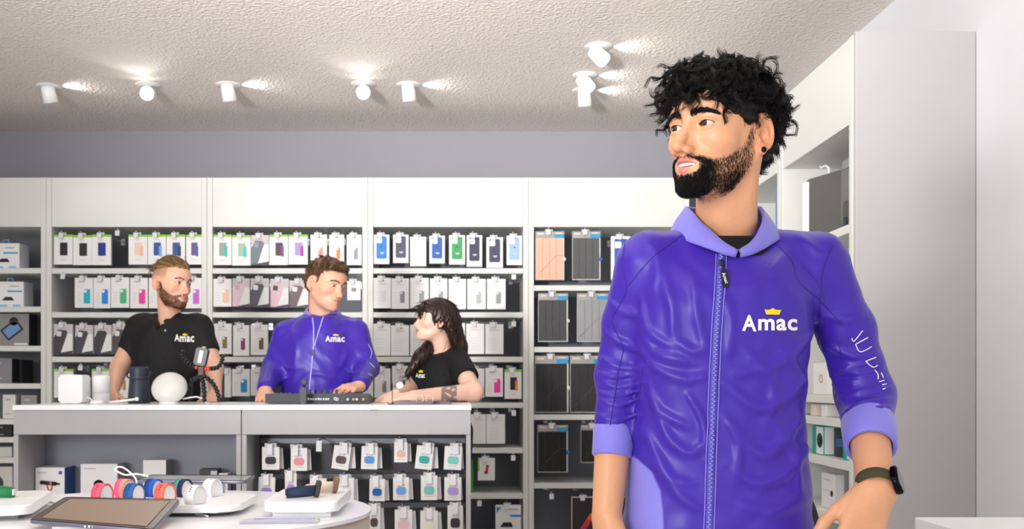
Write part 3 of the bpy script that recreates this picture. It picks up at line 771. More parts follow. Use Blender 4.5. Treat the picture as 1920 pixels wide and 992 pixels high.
def folder(label, y, x0, x1, z0, z1, t_, col, strap, tilt):
    """a slim hard case hanging from a hook with a white hanger"""
    root = empty('hanging_case', ((x0 + x1) / 2, y, z0), (0, 0, math.radians(tilt))); tag(root, label, 'case', 'cases hanging in the side unit')
    w, h = x1 - x0, z1 - z0
    def put(t, nm, mm): o = t.build(nm, mm); o.parent = root; return o
    t = MB(); t.rbox(w, h, t_, .03, T(0, 0, h / 2), bev=.006); put(t, 'shell', paint(col, .45))
    if strap:
        t = MB(); t.box(-w / 2 - .004, -w / 2 + .035, -t_ / 2 - .006, t_ / 2 + .002, .01, h - .01, .004); put(t, 'white_sleeve', paint('#f2f2ee'))
    else:
        t = MB(); t.rbox(w * .86, h * .30, .006, .02, T(0, -t_ / 2 - .002, h * .22)); put(t, 'front_pocket', paint('#4c4a47'))
        t = MB()
        for k in range(5): t.box(-w * .40 + k * w * .17, -w * .40 + k * w * .17 + w * .09, -t_ / 2 - .010, -t_ / 2, .0, h * .13, .002)
        put(t, 'card_slots', paint('#2c3444'))
        t = MB(); t.rbox(w * .90, h * .12, .005, .012, T(0, -t_ / 2 - .002, h * .90)); put(t, 'top_band', paint('#8b8a88'))
    t = MB(); t.tube([(-.01, 0, h - .005), (-.01, 0, h + .030), (-.03, 0, h + .045), (-.055, 0, h + .040), (-.065, 0, h + .050)], .006, 8); put(t, 'hanger', paint('#f0f0f2', .3))
    return root
folder('white and dark grey slim case hanging in the top of the side unit', 4.09, 1.42, 1.70, 1.785, 2.045, .050, '#5c5b57', True, -70)
folder('grey case with pocket and card slots hanging next to the tall end panel', 3.75, 1.43, 1.70, 1.785, 2.060, .040, '#6f6e6b', False, -80)
folder('pale case with white hanger on the second side shelf', 3.74, 1.43, 1.70, 1.48, 1.64, .04, '#b9c4bd', False, -80)
side_box('blue_folder', 'blue folder standing behind the front man\'s collar', 4.50, 4.54, 1.47, 1.80, 1.756, 2.08, paint('#5f86bd'), None, 0)

# ------------------------------------------------------------------ the service counter
DC, DCB, ZC = 3.79, 4.43, 1.07
def cx(px): return (px - PX0) / FPX * DC
M_CTR = mat('counter_laminate', '#a9a7a9', .5, noise=(5, .015)); M_TOP = mat('counter_top_white', '#f1f1f1', .28, noise=(5, .01))
tag(MB().box(cx(24), cx(884), DC - .006, DCB, ZC - .020, ZC, .003).build('worktop', M_TOP), 'long white worktop lying on the grey service counter', 'worktop')
def counter(name, label, x0, x1, back_m, shelf_z=None):
    root = empty(name, ((x0 + x1) / 2, (DC + DCB) / 2, 0)); tag(root, label, 'counter', 'service counter cabinets')
    z1 = ZC - .0205; zf = CAM_H - (815.5 - PY0) / FPX * DC
    for a, b in ((x0, x0 + .020), (x1 - .020, x1)):
        MB().box(a + .0006, b - .0006, DC, DCB - .004, 0, zf, .001).build('side_panel', M_CTR, root)
    MB().box(x0 + .0006, x1 - .0006, DC, DC + .02, zf + .001, z1, .0015).build('fascia', M_CTR, root)
    MB().box(x0 + .0006, x1 - .0006, DC + .021, DCB - .004, zf + .001, zf + .02).build('carcass_top', M_CTR, root)
    MB().box(x0 + .021, x1 - .021, DC + .25, DC + .27, .06, zf).build('back_panel', back_m, root)
    MB().box(x0 + .021, x1 - .021, DC + .01, DC + .249, 0, .06).build('plinth', M_CTR, root)
    if shelf_z: MB().box(x0 + .021, x1 - .021, DC + .004, DC + .249, shelf_z - .025, shelf_z, .001).build('shelf', M_CTR, root)
    return root
M_CB = mat('blue_grey_back', '#8b8c99', .5, noise=(6, .03)); M_SL = mat('dark_slatwall', '#4b4a4e', .5, noise=(9, .06))
SHZ = .66
c1 = counter('counter_cabinet', 'left half of the grey counter with an open lit niche', cx(25), cx(452), M_CB, SHZ)
c2 = counter('counter_cabinet', 'right half of the grey counter hung with earbud covers', cx(453), cx(883), M_SL)
for k, y in enumerate((822, 889, 942, 1000)):
    z = CAM_H - (y - PY0) / FPX * (DC + .24)
    MB().box(cx(453) + .022, cx(883) - .022, DC + .238, DC + .249, z - .022, z, .001).build('slat_rail', mat('slat_rail', '#77777c', .4, metal=.3), c2)
for px, py in ((238, 767), (452, 767), (700, 768)): 
    p = W(px, py, DC - .007); MB().box(p.x - (.002 if px < 600 else .012), p.x + (.002 if px < 600 else .018), p.y - .003, p.y - .0006, p.z - .002, p.z + .001).build('joint_clip', paint('#b59f78'), c2 if px > 452 else c1)

def chook(px, py, tilt=0, d=DC + .235):
    p = W(px, py, 3.895)
    t = MB(); t.tube([(p.x, DC + .24, p.z), (p.x, DC + .12, p.z), (p.x, DC + .10, p.z + .006)], .0022, 6); t.lathe([(.0001, -.004), (.004, 0), (.0001, .004)], 8, T(p.x, DC + .098, p.z + .007))
    hk = t.build('hook', mat('hook_steel', '#c9cacc', .25, metal=.7), c2)
    MB().box(-.011, .011, -.0008, .0008, -.044, 0, .0004, T(p.x + .004, DC + .095, p.z, -8, tilt, 0)).build('price_tag', mat('tag_paper', '#e9e8ea', .5), hk)
ROWC = ['upper hook row', 'middle hook row', 'bottom hook row']
EB = [(0, 491, 524, 838, 881, '#2e2b2d', 'black', 0, 505), (0, 545, 576, 840, 883, '#f0949a', 'pink', 0, 553), (0, 627, 659, 836, 880, '#5d474a', 'brown', 8, 645), (0, 678, 709, 837, 880, '#5a94d8', 'blue', 2, 694),
      (0, 739, 764, 829, 867, '#e8b9a8', 'beige with a bow', 0, 749), (0, 782, 814, 836, 880, '#35a9a2', 'teal', 6, 801), (0, 834, 867, 837, 881, '#7dcbc0', 'mint', 3, 853),
      (1, 485, 516, 895, 940, '#9a7fcf', 'violet', 2, 498), (1, 534, 556, 888, 935, '#a893cf', 'narrow lilac', 0, 542), (1, 581, 612, 897, 940, '#e6d3da', 'pale', 0, 590), (1, 632, 664, 896, 941, '#e2d2e2', 'pale lilac', 0, 645),
      (1, 693, 722, 898, 940, '#1e62a8', 'deep blue', 1, 703), (1, 737, 767, 895, 938, '#6fa6e4', 'light blue', 0, 748), (1, 789, 820, 892, 938, '#79c6bd', 'aqua', 0, 803), (1, 833, 865, 895, 939, '#b49ad8', 'lavender', 0, 848),
      (2, 690, 713, 950, 1000, '#5a4640', 'brown-dotted', 0, 700), (2, 740, 773, 956, 1003, '#f0c3c6', 'rose', 0, 755), (2, 788, 821, 958, 1003, '#e9ead2', 'cream', 0, 803), (2, 839, 868, 948, 1003, '#3a3336', 'black and white', 0, 852)]
for r, x0, x1, y0, y1, col, nm, tl, hx in EB:
    a = W(x0, y1, 3.90)
    package('earbud_cover_package', '%s earbud cover card in the %s under the counter' % (nm, ROWC[r]), 'earbud cover cards under the counter', (x0, x1), (y0, y1), 3.895, 'earbud', col, tilt=tl, thick=.012, hk=hx - (x0 + x1) / 2)
    package('earbud_cover_package', 'blank card behind the %s earbud cover, %s under the counter' % (nm, ROWC[r]), 'earbud cover cards under the counter', (x0 + 6, x1 + (6 if x1 < 830 else 1)), (y0 + 3, y1 - 1), 3.925, 'blank', '#d8cfd2', tilt=-3, thick=.008, hk=((hx - PX0) * 3.895 - ((x0 + 6 + x1 + (6 if x1 < 830 else 1)) / 2 - PX0) * 3.925) / 3.925) if nm not in ('violet', 'pale', 'narrow lilac') else None
    chook(hx, y0 - 5.8)
chook(597, 826)

# ---- boxes in the lit niche
DN = 3.93
def niche_box(name, label, px, top, deep, m, extra=None, side=None):
    a = W(px[0], 0, DN); b = W(px[1], top, DN)
    root = empty(name, (a.x, DN, SHZ + .0006)); tag(root, label, 'box', 'boxes in the counter niche')
    w, h = b.x - a.x, b.z - SHZ
    def put(t, nm, mm): o = t.build(nm, mm); o.parent = root; return o
    t = MB(); t.box(0, w, 0, deep, 0, h, .0015); put(t, 'carton', m)
    if side: t = MB(); t.box(w - .0002, w + .001, .001, deep - .001, .001, h - .001); put(t, 'side_print', side)
    if extra: extra(put, w, h)
def mic(put, w, h):
    t = MB(); t.tube([(w * .20, -.003, h * .60), (w * .72, -.003, h * .56)], .008, 10); t.tube([(w * .72, -.003, h * .56), (w * .84, -.003, h * .555)], .004, 8); put(t, 'microphone_print', paint('#221d2a'))
    t = MB(); t.tube([(w * .40, -.002, h * .55), (w * .46, -.002, h * .38), (w * .55, -.002, h * .38), (w * .60, -.002, h * .55)], .0028, 6); t.box(w * .53, w * .60, -.012, -.001, h * .53, h * .62); put(t, 'mount_print', paint('#e2553f'))
    t = MB(); slabp(t, w * .24, h * .86, w * .32, h * .04, 0); put(t, 'lettering_print', M_INK)
    t = MB(); slabp(t, w * .86, h * .86, w * .12, h * .09, 0); put(t, 'purple_mark', paint('#5a45b0'))
def lens(put, w, h):
    t = MB(); t.lathe([(.0001, 0), (w * .13, 0), (w * .14, .003), (.0001, .003)], 28, T(w * .50, 0, h * .48, 90)); put(t, 'lens_print', paint('#1d1820', .2))
    t = MB(); slabp(t, w * .25, h * .88, w * .32, h * .03, 0); put(t, 'lettering_print', M_INK)
niche_box('microphone_box', 'white carton with blue side picturing a small microphone', (66, 121), 877, .10, paint('#e9e5e3'), mic, paint('#1d5796'))
niche_box('camera_box', 'white carton with a round black lens print in the niche', (151, 220), 870, .09, paint('#e6e3e4'), lens, paint('#a79f98'))
niche_box('white_box', 'small plain white carton above the watch straps in the niche', (268, 311), 863, .08, paint('#e6e2e0'), lambda put, w, h: put((lambda t: (slabp(t, w * .4, h * .55, w * .3, h * .25, 0), t)[1])(MB()), 'print_patch', paint('#cfc9d6')), paint('#8d8680'))
niche_box('black_box', 'small black and silver carton at the right of the niche', (374, 408), 880, .06, paint('#2e2c33'), lambda put, w, h: put((lambda t: (slabp(t, w * .8, h * .8, w * .35, h * .3, 0), t)[1])(MB()), 'silver_print', paint('#c9c4c2')))
niche_box('white_box', 'tiny white carton next to the black one in the niche', (410, 427), 888, .05, paint('#e4e2e4'))

# ------------------------------------------------------------------ things on the counter
def on_counter(px, d): return ((px - PX0) / FPX * d, d, ZC)
def thing(name, label, cat, loc, rz=0, group=None):
    o = empty(name, loc, (0, 0, math.radians(rz))); return tag(o, label, cat, group)
def part(root, nm, t, m, label=None):
    o = t.build(nm, m); o.parent = root
    if label: o['label'] = label
    return o
WHITE_PL = mat('white_plastic', '#f0f0f0', .35); DARK_PL = mat('slate_plastic', '#2b3140', .45)
r = thing('router', 'white square router box standing at the left end of the counter', 'router', on_counter(140, 4.10))
part(r, 'body', MB().rbox(.102, .120, .09, .012, T(0, 0, .062), bev=.006), WHITE_PL); part(r, 'foot_ring', MB().box(-.03, -.01, -.03, .03, 0, .004).box(.02, .04, -.03, .03, 0, .004), paint('#9a9a98'))
r = thing('smart_speaker', 'white cylinder speaker with grey base beside the polo man\'s hand', 'speaker', on_counter(190, 4.16))
part(r, 'base', MB().lathe([(.001, 0), (.036, 0), (.038, .004), (.038, .045)], 32), paint('#d5d6d8')); part(r, 'body', MB().lathe([(.038, .0455), (.038, .112), (.034, .120), (.001, .121)], 32), WHITE_PL)
r = thing('charging_puck', 'white round charger puck with its cable on the counter', 'charger', on_counter(182, 3.95))
part(r, 'puck', MB().lathe([(.001, 0), (.024, 0), (.027, .004), (.027, .012), (.022, .016), (.001, .017)], 32), WHITE_PL)
part(r, 'cable', MB().tube([(-.02, .02, .006), (-.045, .05, .02), (-.06, .06, .028), (-.08, .08, .02)], .003, 6), WHITE_PL)
r = thing('stylus_stick', 'white stick lying slanted before the dark bottle speaker', 'stick', on_counter(232, 3.95))
part(r, 'shaft', MB().tube([(-.060, 0, .008), (.045, .01, .020)], .005, 10), WHITE_PL); part(r, 'tip', MB().lathe([(.001, -.008), (.007, -.006), (.008, 0), (.007, .006), (.001, .008)], 14, T(.05, .011, .021, 0, 90)), WHITE_PL)
r = thing('bottle_speaker', 'dark blue-grey bottle-shaped speaker with a carrying loop', 'speaker', on_counter(261, 4.10))
part(r, 'body', MB().lathe([(.001, 0), (.044, 0), (.047, .006), (.046, .03), (.040, .105), (.039, .108), (.039, .112), (.040, .150), (.038, .157), (.001, .157)], 40), DARK_PL)
part(r, 'ring', MB().lathe([(.0405, .108), (.0415, .110), (.0405, .113)], 40, cap=False), paint('#3c4457')); part(r, 'handle', MB().tube([(.040, 0, .138), (.049, -.005, .134), (.050, -.01, .122), (.043, -.02, .112), (.02, -.043, .106), (-.02, -.043, .106), (-.043, -.02, .112), (-.049, -.008, .125), (-.040, 0, .138)], .0035, 8), DARK_PL)
r = thing('dome_lamp', 'white round tilted dome lamp on the counter in front of the polo man', 'lamp', on_counter(317, 4.02))
Md = T(0, 0, .071, 62, 0, 8)
part(r, 'dome', MB().lathe([(.001, .028), (.03, .026), (.055, .017), (.071, .0), (.074, -.010), (.070, -.018), (.04, -.030), (.001, -.034)], 48, Md), mat('opal_white', '#dad9d3', .25, coat=.4))
part(r, 'foot', MB().lathe([(.001, 0), (.040, 0), (.040, .006), (.02, .010), (.015, .03), (.001, .032)], 28), WHITE_PL)
part(r, 'cable', MB().tube([(.055, .01, .02), (.085, 0, .026), (.115, 0, .030), (.140, 0, .022), (.158, -.01, .004), (.172, -.02, .003)], .0032, 6), WHITE_PL)
# bendable tripod with small video light
r = thing('bendable_tripod', 'black and red bendable tripod holding a small lamp by the polo man', 'tripod', on_counter(377, 4.02))
def beads(path, n, r0, nm):
    P = dense(path, .002); L = np.r_[0, np.cumsum(np.linalg.norm(np.diff(P, axis=0), axis=1))]
    for k in range(n):
        s_ = L[-1] * (k + .5) / n; c = [np.interp(s_, L, P[:, j]) for j in range(3)]
        s2 = min(s_ + .003, L[-1]); c2_ = [np.interp(s2, L, P[:, j]) for j in range(3)]
        q = (Vector(c2_) - Vector(c)).to_track_quat('Z', 'Y').to_matrix().to_4x4()
        hgt = L[-1] / n
        yield Matrix.Translation(c) @ q, hgt
S4 = 4.02 / FPX
def tp(px, py, dy=0): return ((px - 377) * S4, dy, (756 - py) * S4)
RED = paint('#e0483a')
for nm, path, n, redn in (('leg', [tp(378, 703), tp(384, 720, -.02), tp(388, 738, -.04), tp(389, 752, -.05)], 7, 0), ('leg', [tp(380, 702), tp(398, 715, -.01), tp(411, 733, -.03), tp(416, 752, -.04)], 8, 0), ('leg', [tp(376, 702), tp(364, 708, .03), tp(352, 715, .05), tp(345, 750, .09)], 8, 0),
                          ('arm', [tp(371, 688), tp(362, 684, -.01), tp(352, 676, -.02), tp(345, 668, -.02), tp(345, 655, -.02)], 8, 1), ('arm', [tp(384, 690), tp(396, 690, -.01), tp(410, 688, -.02), tp(418, 678, -.02), tp(420, 664, -.02)], 9, 2)):
    t = MB(); red = MB()
    for k, (Mb, hgt) in enumerate(beads(path, n, 0, nm)):
        (red if k < redn else t).lathe([(.004, -hgt * .5), (.0092, -hgt * .3), (.0105, 0), (.0085, hgt * .3), (.004, hgt * .5)], 12, Mb)
    lg = part(r, nm, t, mat('black_rubber_bead', '#1a1b1e', .4))
    if redn:
        o = red.build('red_joint', RED, None); o.parent = lg
    else: red.bm.free()
part(r, 'hub', MB().box(-.012, .014, -.01, .012, .118, .158, .003), paint('#4a2a26'))
Ml = T(*tp(379, 668, -.01), 0, 12, 0)
lm = part(r, 'lamp', MB().rbox(.050, .074, .030, .008, Ml, bev=.002), paint('#2a2a2b', .35)); 
o = MB().box(-.008, .008, -.0165, -.0152, -.026, .026, .0004, Ml).build('led_strip', paint('#efe9d6')); o.parent = lm
o = MB().lathe([(.001, 0), (.009, 0), (.009, .006), (.001, .008)], 16, Ml @ T(.003, 0, .037)).build('lamp_knob', paint('#b9b9b4', .3)); o.parent = lm
# mixer
xm0, xm1, dm = (497 - PX0) / FPX * 4.02, (693 - PX0) / FPX * 4.02, 4.02
r = thing('audio_mixer', 'dark grey mixing console under the jacketed clerk\'s hands', 'mixer', ((xm0 + xm1) / 2, dm, ZC))
wm = xm1 - xm0; MXM = mat('mixer_grey', '#292c36', .5)
part(r, 'chassis', MB().prism([(0, 0), (.19, 0), (.19, .016), (0, .040)], -wm / 2, wm / 2, Matrix(((0, 1, 0, 0), (1, 0, 0, 0), (0, 0, 1, .003), (0, 0, 0, 1)))), MXM)
part(r, 'foot', MB().box(-wm / 2 + .01, -wm / 2 + .03, .02, .04, 0, .003).box(wm / 2 - .03, wm / 2 - .01, .02, .04, 0, .003), paint('#111111'))
t = MB()                                   # the pale lettering is too small to read in the photograph
for k in range(9): t.box(-.040 + k * .0105, -.040 + k * .0105 + (.006, .0075, .005)[k % 3], -.0007, .0002, .016, .0235 if k % 4 else .0250)
part(r, 'back_lettering', t, paint('#d9dade'))
t = MB()
for k in range(2): t.lathe([(.005 + .0016 * math.cos(a), .0016 * math.sin(a)) for a in np.linspace(0, 6.283, 9)], 16, T(.075 + .008 * k, -.001, .022 - .003 * k, 90), cap=False)
part(r, 'back_emblem', t, paint('#e8e8ea'))
t = MB()
for x, w_ in ((.128, .020), (.157, .036), (.198, .036)): t.box(x - w_ / 2 + .0, x + w_ / 2, -.002, .004, .008, .030, .001)
part(r, 'socket_panel', t, paint('#17181d'))
for k, (x, cc) in enumerate(((.152, '#c9a58a'), (.166, '#e9e4da'), (.193, '#d8b04a'), (.128, '#d9dbe0'))): part(r, 'socket', MB().lathe([(.001, 0), (.0048, 0), (.0052, .003), (.001, .004)], 14, T(x, -.002, .019, 90)), paint(cc, .3))
for k in range(9):
    x = -wm / 2 + .045 + k * .018 if k < 4 else wm / 2 - .045 - (k - 4) * .018 if k < 8 else 0
    if k == 8: continue
    part(r, 'pad', MB().box(x - .008, x + .008, .020, .055, .036, .047, .002), paint('#191a1e'))
for k in range(6): part(r, 'fader', MB().box(-.045 + k * .022, -.036 + k * .022, .05 + .012 * (k % 3), .066 + .012 * (k % 3), .030, .060, .001), paint('#15151a'))
r = thing('pocket_camera', 'black stick-shaped pocket camera standing before the mixer', 'camera', on_counter(569, 3.95))
part(r, 'grip', MB().rbox(.026, .068, .022, .006, T(0, 0, .036), bev=.002), paint('#2b2c33')); part(r, 'gimbal_neck', MB().tube([(.002, 0, .069), (.004, 0, .080)], .006, 10), paint('#141417')); part(r, 'camera_head', MB().rbox(.024, .022, .022, .008, T(.003, 0, .092), bev=.003), paint('#141417'))
# tray with glasses, small mirror on a pole
r = thing('display_tray', 'flat mauve tray with metal frames by the woman\'s forearm', 'tray', on_counter(776, 3.93))
part(r, 'tray', MB().rbox(.165, .12, .012, .008, T(0, 0, .0065, 90), bev=.001), paint('#6d5f6b')); t = MB()
for k in (-.02, .02): t.lathe([(.015 + .0014 * math.cos(a), .0014 * math.sin(a)) for a in np.linspace(0, 6.283, 9)], 20, T(.045 + k, -.02, .022, 70), cap=False)
t.tube([(.01, 0, .02), (-.04, .02, .020), (-.06, .03, .016)], .0018, 6); part(r, 'metal_frame', t, paint('#d8d8da', .25))
r = thing('second_tray', 'thin mauve plate under the tattooed forearm', 'tray', on_counter(826, 4.0)); part(r, 'tray', MB().rbox(.09, .10, .009, .006, T(0, 0, .005, 90), bev=.001), paint('#71636f')); part(r, 'rim', MB().rbox(.08, .09, .003, .005, T(0, 0, .011, 90)), paint('#5d525c'))
r = thing('mirror_stand', 'small white oval mirror on a thin black pole', 'mirror', on_counter(735.5, 3.90))
part(r, 'pole', MB().tube([(0, 0, 0), (0, 0, .086)], .0016, 8), paint('#121214')); part(r, 'arm', MB().tube([(0, 0, .073), (.018, 0, .076)], .0012, 6), paint('#4a4a4c')); part(r, 'mirror', MB().lathe([(.001, .003), (.012, .003), (.0155, 0), (.012, -.003), (.001, -.003)], 28, T(.031, 0, .078, 62)), paint('#eef2ee', .15))
part(r, 'foot', MB().lathe([(.001, 0), (.018, 0), (.018, .003), (.001, .004)], 20), paint('#121214'))

# ------------------------------------------------------------------ oval display table in front, white plinth on the right
ZT = .86
tcx, tcy, ta, tb = -.75, 2.25, .53, .42
def oval(a, b, n=96): return [(a * math.cos(2 * math.pi * i / n), b * math.sin(2 * math.pi * i / n)) for i in range(n)]
UP = Matrix(((1, 0, 0, 0), (0, 0, 1, 0), (0, 1, 0, 0), (0, 0, 0, 1)))      # outline (x,z),y -> x,y,z
r = thing('display_table', 'white oval display table with beige sides in the foreground', 'table', (tcx, tcy, 0))
part(r, 'table_top', MB().prism(oval(ta, tb), ZT - .008, ZT, UP, bev=.002), mat('table_top_white', '#f3f3f6', .22, noise=(5, .01)))
part(r, 'table_side', MB().prism(oval(ta - .004, tb - .004), .0, ZT - .0085, UP), mat('beige_laminate', '#c5b6a8', .5, noise=(6, .02)))
r = thing('display_plinth', 'white plinth corner at the lower right edge of the picture', 'plinth', (1.35, 1.72, 0))
part(r, 'plinth_body', MB().box(-.342, .342, -.42, .43, 0, ZT - .002, .002), mat('plinth_white', '#efefef', .35, noise=(5, .01)))
rp = thing('phone', 'thin phone lying on the white plinth', 'phone', (1.22, 1.99, ZT - .002), -18)
part(rp, 'phone_body', MB().rbox(.072, .15, .008, .010, T(0, 0, .0045, 90), bev=.002), paint('#e9e4cf', .3)); part(rp, 'phone_screen', MB().rbox(.066, .144, .001, .008, T(0, 0, .0091, 90)), mat('screen_pale', '#e6e6e6', .05))

def on_table(px, py, up=0.0):
    d = (CAM_H - ZT - up) * FPX / (py - PY0); return ((px - PX0) / FPX * d, d, ZT + up)
# big tablet lying on its low wedge
A, B, C_, D_ = [Vector(on_table(x, y, u)) for x, y, u in ((54, 981, .012), (288, 990, .012), (338, 940, .0385), (121, 938, .0385))]
c = (A + B + C_ + D_) / 4
r = thing('tablet', 'large dark tablet lying at the front of the display table', 'tablet', (c.x, c.y, ZT))
def quad_slab(pts, z0, z1, inset, rr=.010, k=0.0, yf=0.0):
    sh = Matrix(((1, 0, 0, 0), (0, 1, 0, 0), (0, k, 1, -k * yf), (0, 0, 0, 1)))
    t = MB(); P = [Vector(p) - c for p in pts]
    m = sum(P, Vector()) / 4; P = [m + (p - m) * (1 - inset) for p in P]
    out = []
    for i in range(4):
        p, a, b = P[i], P[i - 1], P[(i + 1) % 4]
        ua, ub = (a - p).normalized() * rr, (b - p).normalized() * rr
        for k in range(5):
            s_ = k / 4; out.append((p + ua * (1 - s_) ** 2 + ub * s_ ** 2))
    t.prism([(q.x, q.y) for q in out], z0, z1, sh @ UP, bev=.0015); return t
TK = .16; TY = (A.y + B.y) / 2 - c.y
part(r, 'tablet_body', quad_slab((A, B, C_, D_), .006, .0135, 0, .010, TK, TY), mat('space_grey_aluminium', '#7b7788', .3, metal=.7))
part(r, 'bezel', quad_slab((A, B, C_, D_), .0134, .0142, .015, .010, TK, TY), paint('#4a4038', .3)); part(r, 'screen', quad_slab((A, B, C_, D_), .0141, .0146, .14, .004, TK, TY), mat('tablet_screen', '#8a7463', .38))  # the ceiling's brownish reflection is put into the screen colour
part(r, 'wedge_foot', MB().prism([(-.06, 0), (.07, 0), (.07, .0255), (-.06, .0045)], -.09, .09, Matrix(((0, 1, 0, 0), (1, 0, 0, 0), (0, 0, 1, 0), (0, 0, 0, 1)))), WHITE_PL)
t = MB()
for k in range(3): t.box(-.012 + .008 * k, -.008 + .008 * k, 0, .001, .008, .012)
m_ = (A + B) / 2 - c
o = t.build('dock_contacts', paint('#e6e6ea', .3)); o.parent = r; o.location = (m_.x, m_.y - .0012, 0)
# tray of watch straps
TRZ = .016
r = thing('strap_tray', 'white rounded tray carrying the coloured watch straps', 'tray', (-.655, 2.255, ZT))
part(r, 'tray_plate', MB().prism(rounded(.30, .25, .045, 8), .010, .010 + TRZ, UP, bev=.006), mat('tray_white', '#f4f4f4', .3))
part(r, 'tray_foot', MB().prism(rounded(.25, .19, .04, 8), 0, .0105, UP), paint('#6f6b68'))
ST = [(178, 921, '#f25c72', None, 'coral pink watch strap loop at the left of the tray'), (220, 911, '#ff9d86', '#f5578a', 'peach and pink striped watch strap loop'), (238, 921, '#1d5a9c', None, 'mid-blue watch strap loop with dark holes'),
      (275, 911, '#1a5fd0', '#12327e', 'bright blue and navy striped watch strap loop'), (296, 921, '#f96a5c', None, 'orange-red watch strap loop with dark holes'), (329, 911, '#14234e', '#3f8f83', 'navy and green striped watch strap loop'),
      (352, 927, '#dedcda', None, 'pale grey watch strap loop in front'), (384, 911, '#dfe3f0', '#f0e0d4', 'white striped watch strap loop at the right')]
def strap(px, py, c1_, c2_, lb):
    zt = ZT + .010 + TRZ
    rr = .0245
    d = {911: 2.305, 921: 2.205, 927: 2.165}[py]
    x = (px + 14 - PX0) / FPX * d
    r = thing('watch_strap', lb, 'watch strap', (x, d, zt), 60, 'watch straps on the white tray')
    n = 22; wd = .030
    def ring(r0, r1, y0, y1):
        t = bmesh.new(); V = []
        for i in range(n + 1):
            a = math.radians(-40 + 260 * i / n)
            for rad in (r0, r1):
                for y in (y0, y1): V.append(t.verts.new((rad * .82 * math.cos(a), y, rr * .62 + rad * 1.12 * math.sin(a))))
        for i in range(n):
            b = i * 4; e = b + 4
            for q in ((b, b + 1, e + 1, e), (b + 2, e + 2, e + 3, b + 3), (b, e, e + 2, b + 2), (b + 1, b + 3, e + 3, e + 1)):
                f = t.faces.new([V[k] for k in q]); f.smooth = True
        bmesh.ops.recalc_face_normals(t, faces=t.faces[:])
        return t
    if c2_:
        m = MB(); m._merge(ring(rr - .0026, rr, -wd / 2, 0)); part(r, 'band', m, paint(c1_, .55)); m = MB(); m._merge(ring(rr - .0026, rr, .0002, wd / 2)); part(r, 'second_band', m, paint(c2_, .55))
    else:
        m = MB(); m._merge(ring(rr - .0026, rr, -wd / 2, wd / 2)); part(r, 'band', m, paint(c1_, .5))
        t = MB()
        for k in range(3):
            a = math.radians(150 - 13 * k); t.lathe([(.0001, 0), (.0022, 0), (.0022, .0012), (.0001, .0014)], 12, T(rr * .82 * math.cos(a), 0, rr * .62 + rr * 1.12 * math.sin(a), 0, -(90 - math.degrees(a))) @ T(0, 0, -.0002))
        part(r, 'strap_hole', t, paint('#3a1a24'))
    # the white form inside the loop stands on the tray
    part(r, 'inner_form', MB().prism([((rr - .003) * .80 * math.cos(math.radians(a)), max(.001, rr * .62 + (rr - .003) * 1.10 * math.sin(math.radians(a)))) for a in range(-60, 241, 10)], -wd * .42, wd * .42, bev=.001), WHITE_PL)
for s_ in ST: strap(*s_)
r = thing('white_cable', 'white looped charging cable behind the straps', 'cable', (-.83, 2.43, ZT))
part(r, 'loop', MB().tube([tuple(p) for p in dense([(-.02, 0, .004), (0, .0, .05), (-.035, 0, .085), (-.055, 0, .080), (-.03, 0, .066), (.0, 0, .068), (.03, 0, .062)], .006)], .0022, 8), WHITE_PL); part(r, 'plug', MB().box(-.03, -.01, -.005, .005, 0, .008, .001), WHITE_PL)
r = thing('front_cable', 'thin white cable curling from under the large tablet', 'cable', tuple(on_table(330, 965)))
part(r, 'wire', MB().tube([tuple(p) for p in dense([(-.03, .0, .004), (.02, -.01, .003), (.06, -.02, .003), (.085, -.05, .003)], .005)], .0025, 6), WHITE_PL); part(r, 'plug', MB().box(-.05, -.03, -.006, .006, 0, .008, .001), WHITE_PL)
# raised tablet at the back, seen edge on
zr = .105
r = thing('raised_tablet', 'dark tablet seen edge-on, raised behind the striped straps', 'tablet', (-.73, 2.50, ZT))
pts = [Vector((-.85 + .73, -.03, 0)), Vector((-.555 + .73, -.06, 0)), Vector((-.565 + .73, .09, 0)), Vector((-.85 + .73, .10, 0))]
c = Vector((0, 0, 0))
part(r, 'tablet_body', quad_slab(pts, .042, .049, 0), mat('space_grey_aluminium', '#7b7788', .3)); part(r, 'screen', quad_slab(pts, .0489, .0496, .03), paint('#25242b', .1))
part(r, 'stand_block', MB().box(-.02, .10, -.02, .03, 0, .0419, .004), WHITE_PL)
# trays with watches lying on the edge of their straps
def watch(name, lb, loc, rz, col, metal):
    r = thing(name, lb, 'watch', loc, rz, 'display watches')
    n = 26; t = bmesh.new(); V = []
    for i in range(n + 1):
        a = math.radians(28 + 304 * i / n)
        k = .5 - .5 * math.cos(a)                    # the loop narrows away from the case
        for rad in (1.0, .90):
            x, y = .036 * math.cos(a) * rad, .021 * math.sin(a) * rad
            for z in (.001 + .004 * (1 - k), .027 - .006 * k): V.append(t.verts.new((x, y, z)))
    for i in range(n):
        b = i * 4; e = b + 4
        for q in ((b, b + 1, e + 1, e), (b + 2, e + 2, e + 3, b + 3), (b, e, e + 2, b + 2), (b + 1, b + 3, e + 3, e + 1)): f = t.faces.new([V[k] for k in q]); f.smooth = True
    for k in (0, n): t.faces.new([V[k * 4 + j] for j in (0, 1, 3, 2)])
    bmesh.ops.recalc_face_normals(t, faces=t.faces[:])
    m = MB(); m._merge(t); part(r, 'strap', m, paint(col, .6))
    part(r, 'buckle', MB().box(-.0385, -.0345, -.006, .006, .006, .020, .001), paint(metal, .3))
    Mc = T(.0345, 0, .0195, 0, 0, 90) @ T(0, 0, 0, 12)
    part(r, 'case', MB().rbox(.034, .038, .010, .010, Mc, bev=.002), paint(metal, .25)); part(r, 'glass', MB().rbox(.030, .034, .0012, .008, Mc @ T(0, -.0052, 0)), mat('watch_glass', '#1a1c20', .04))
    return r
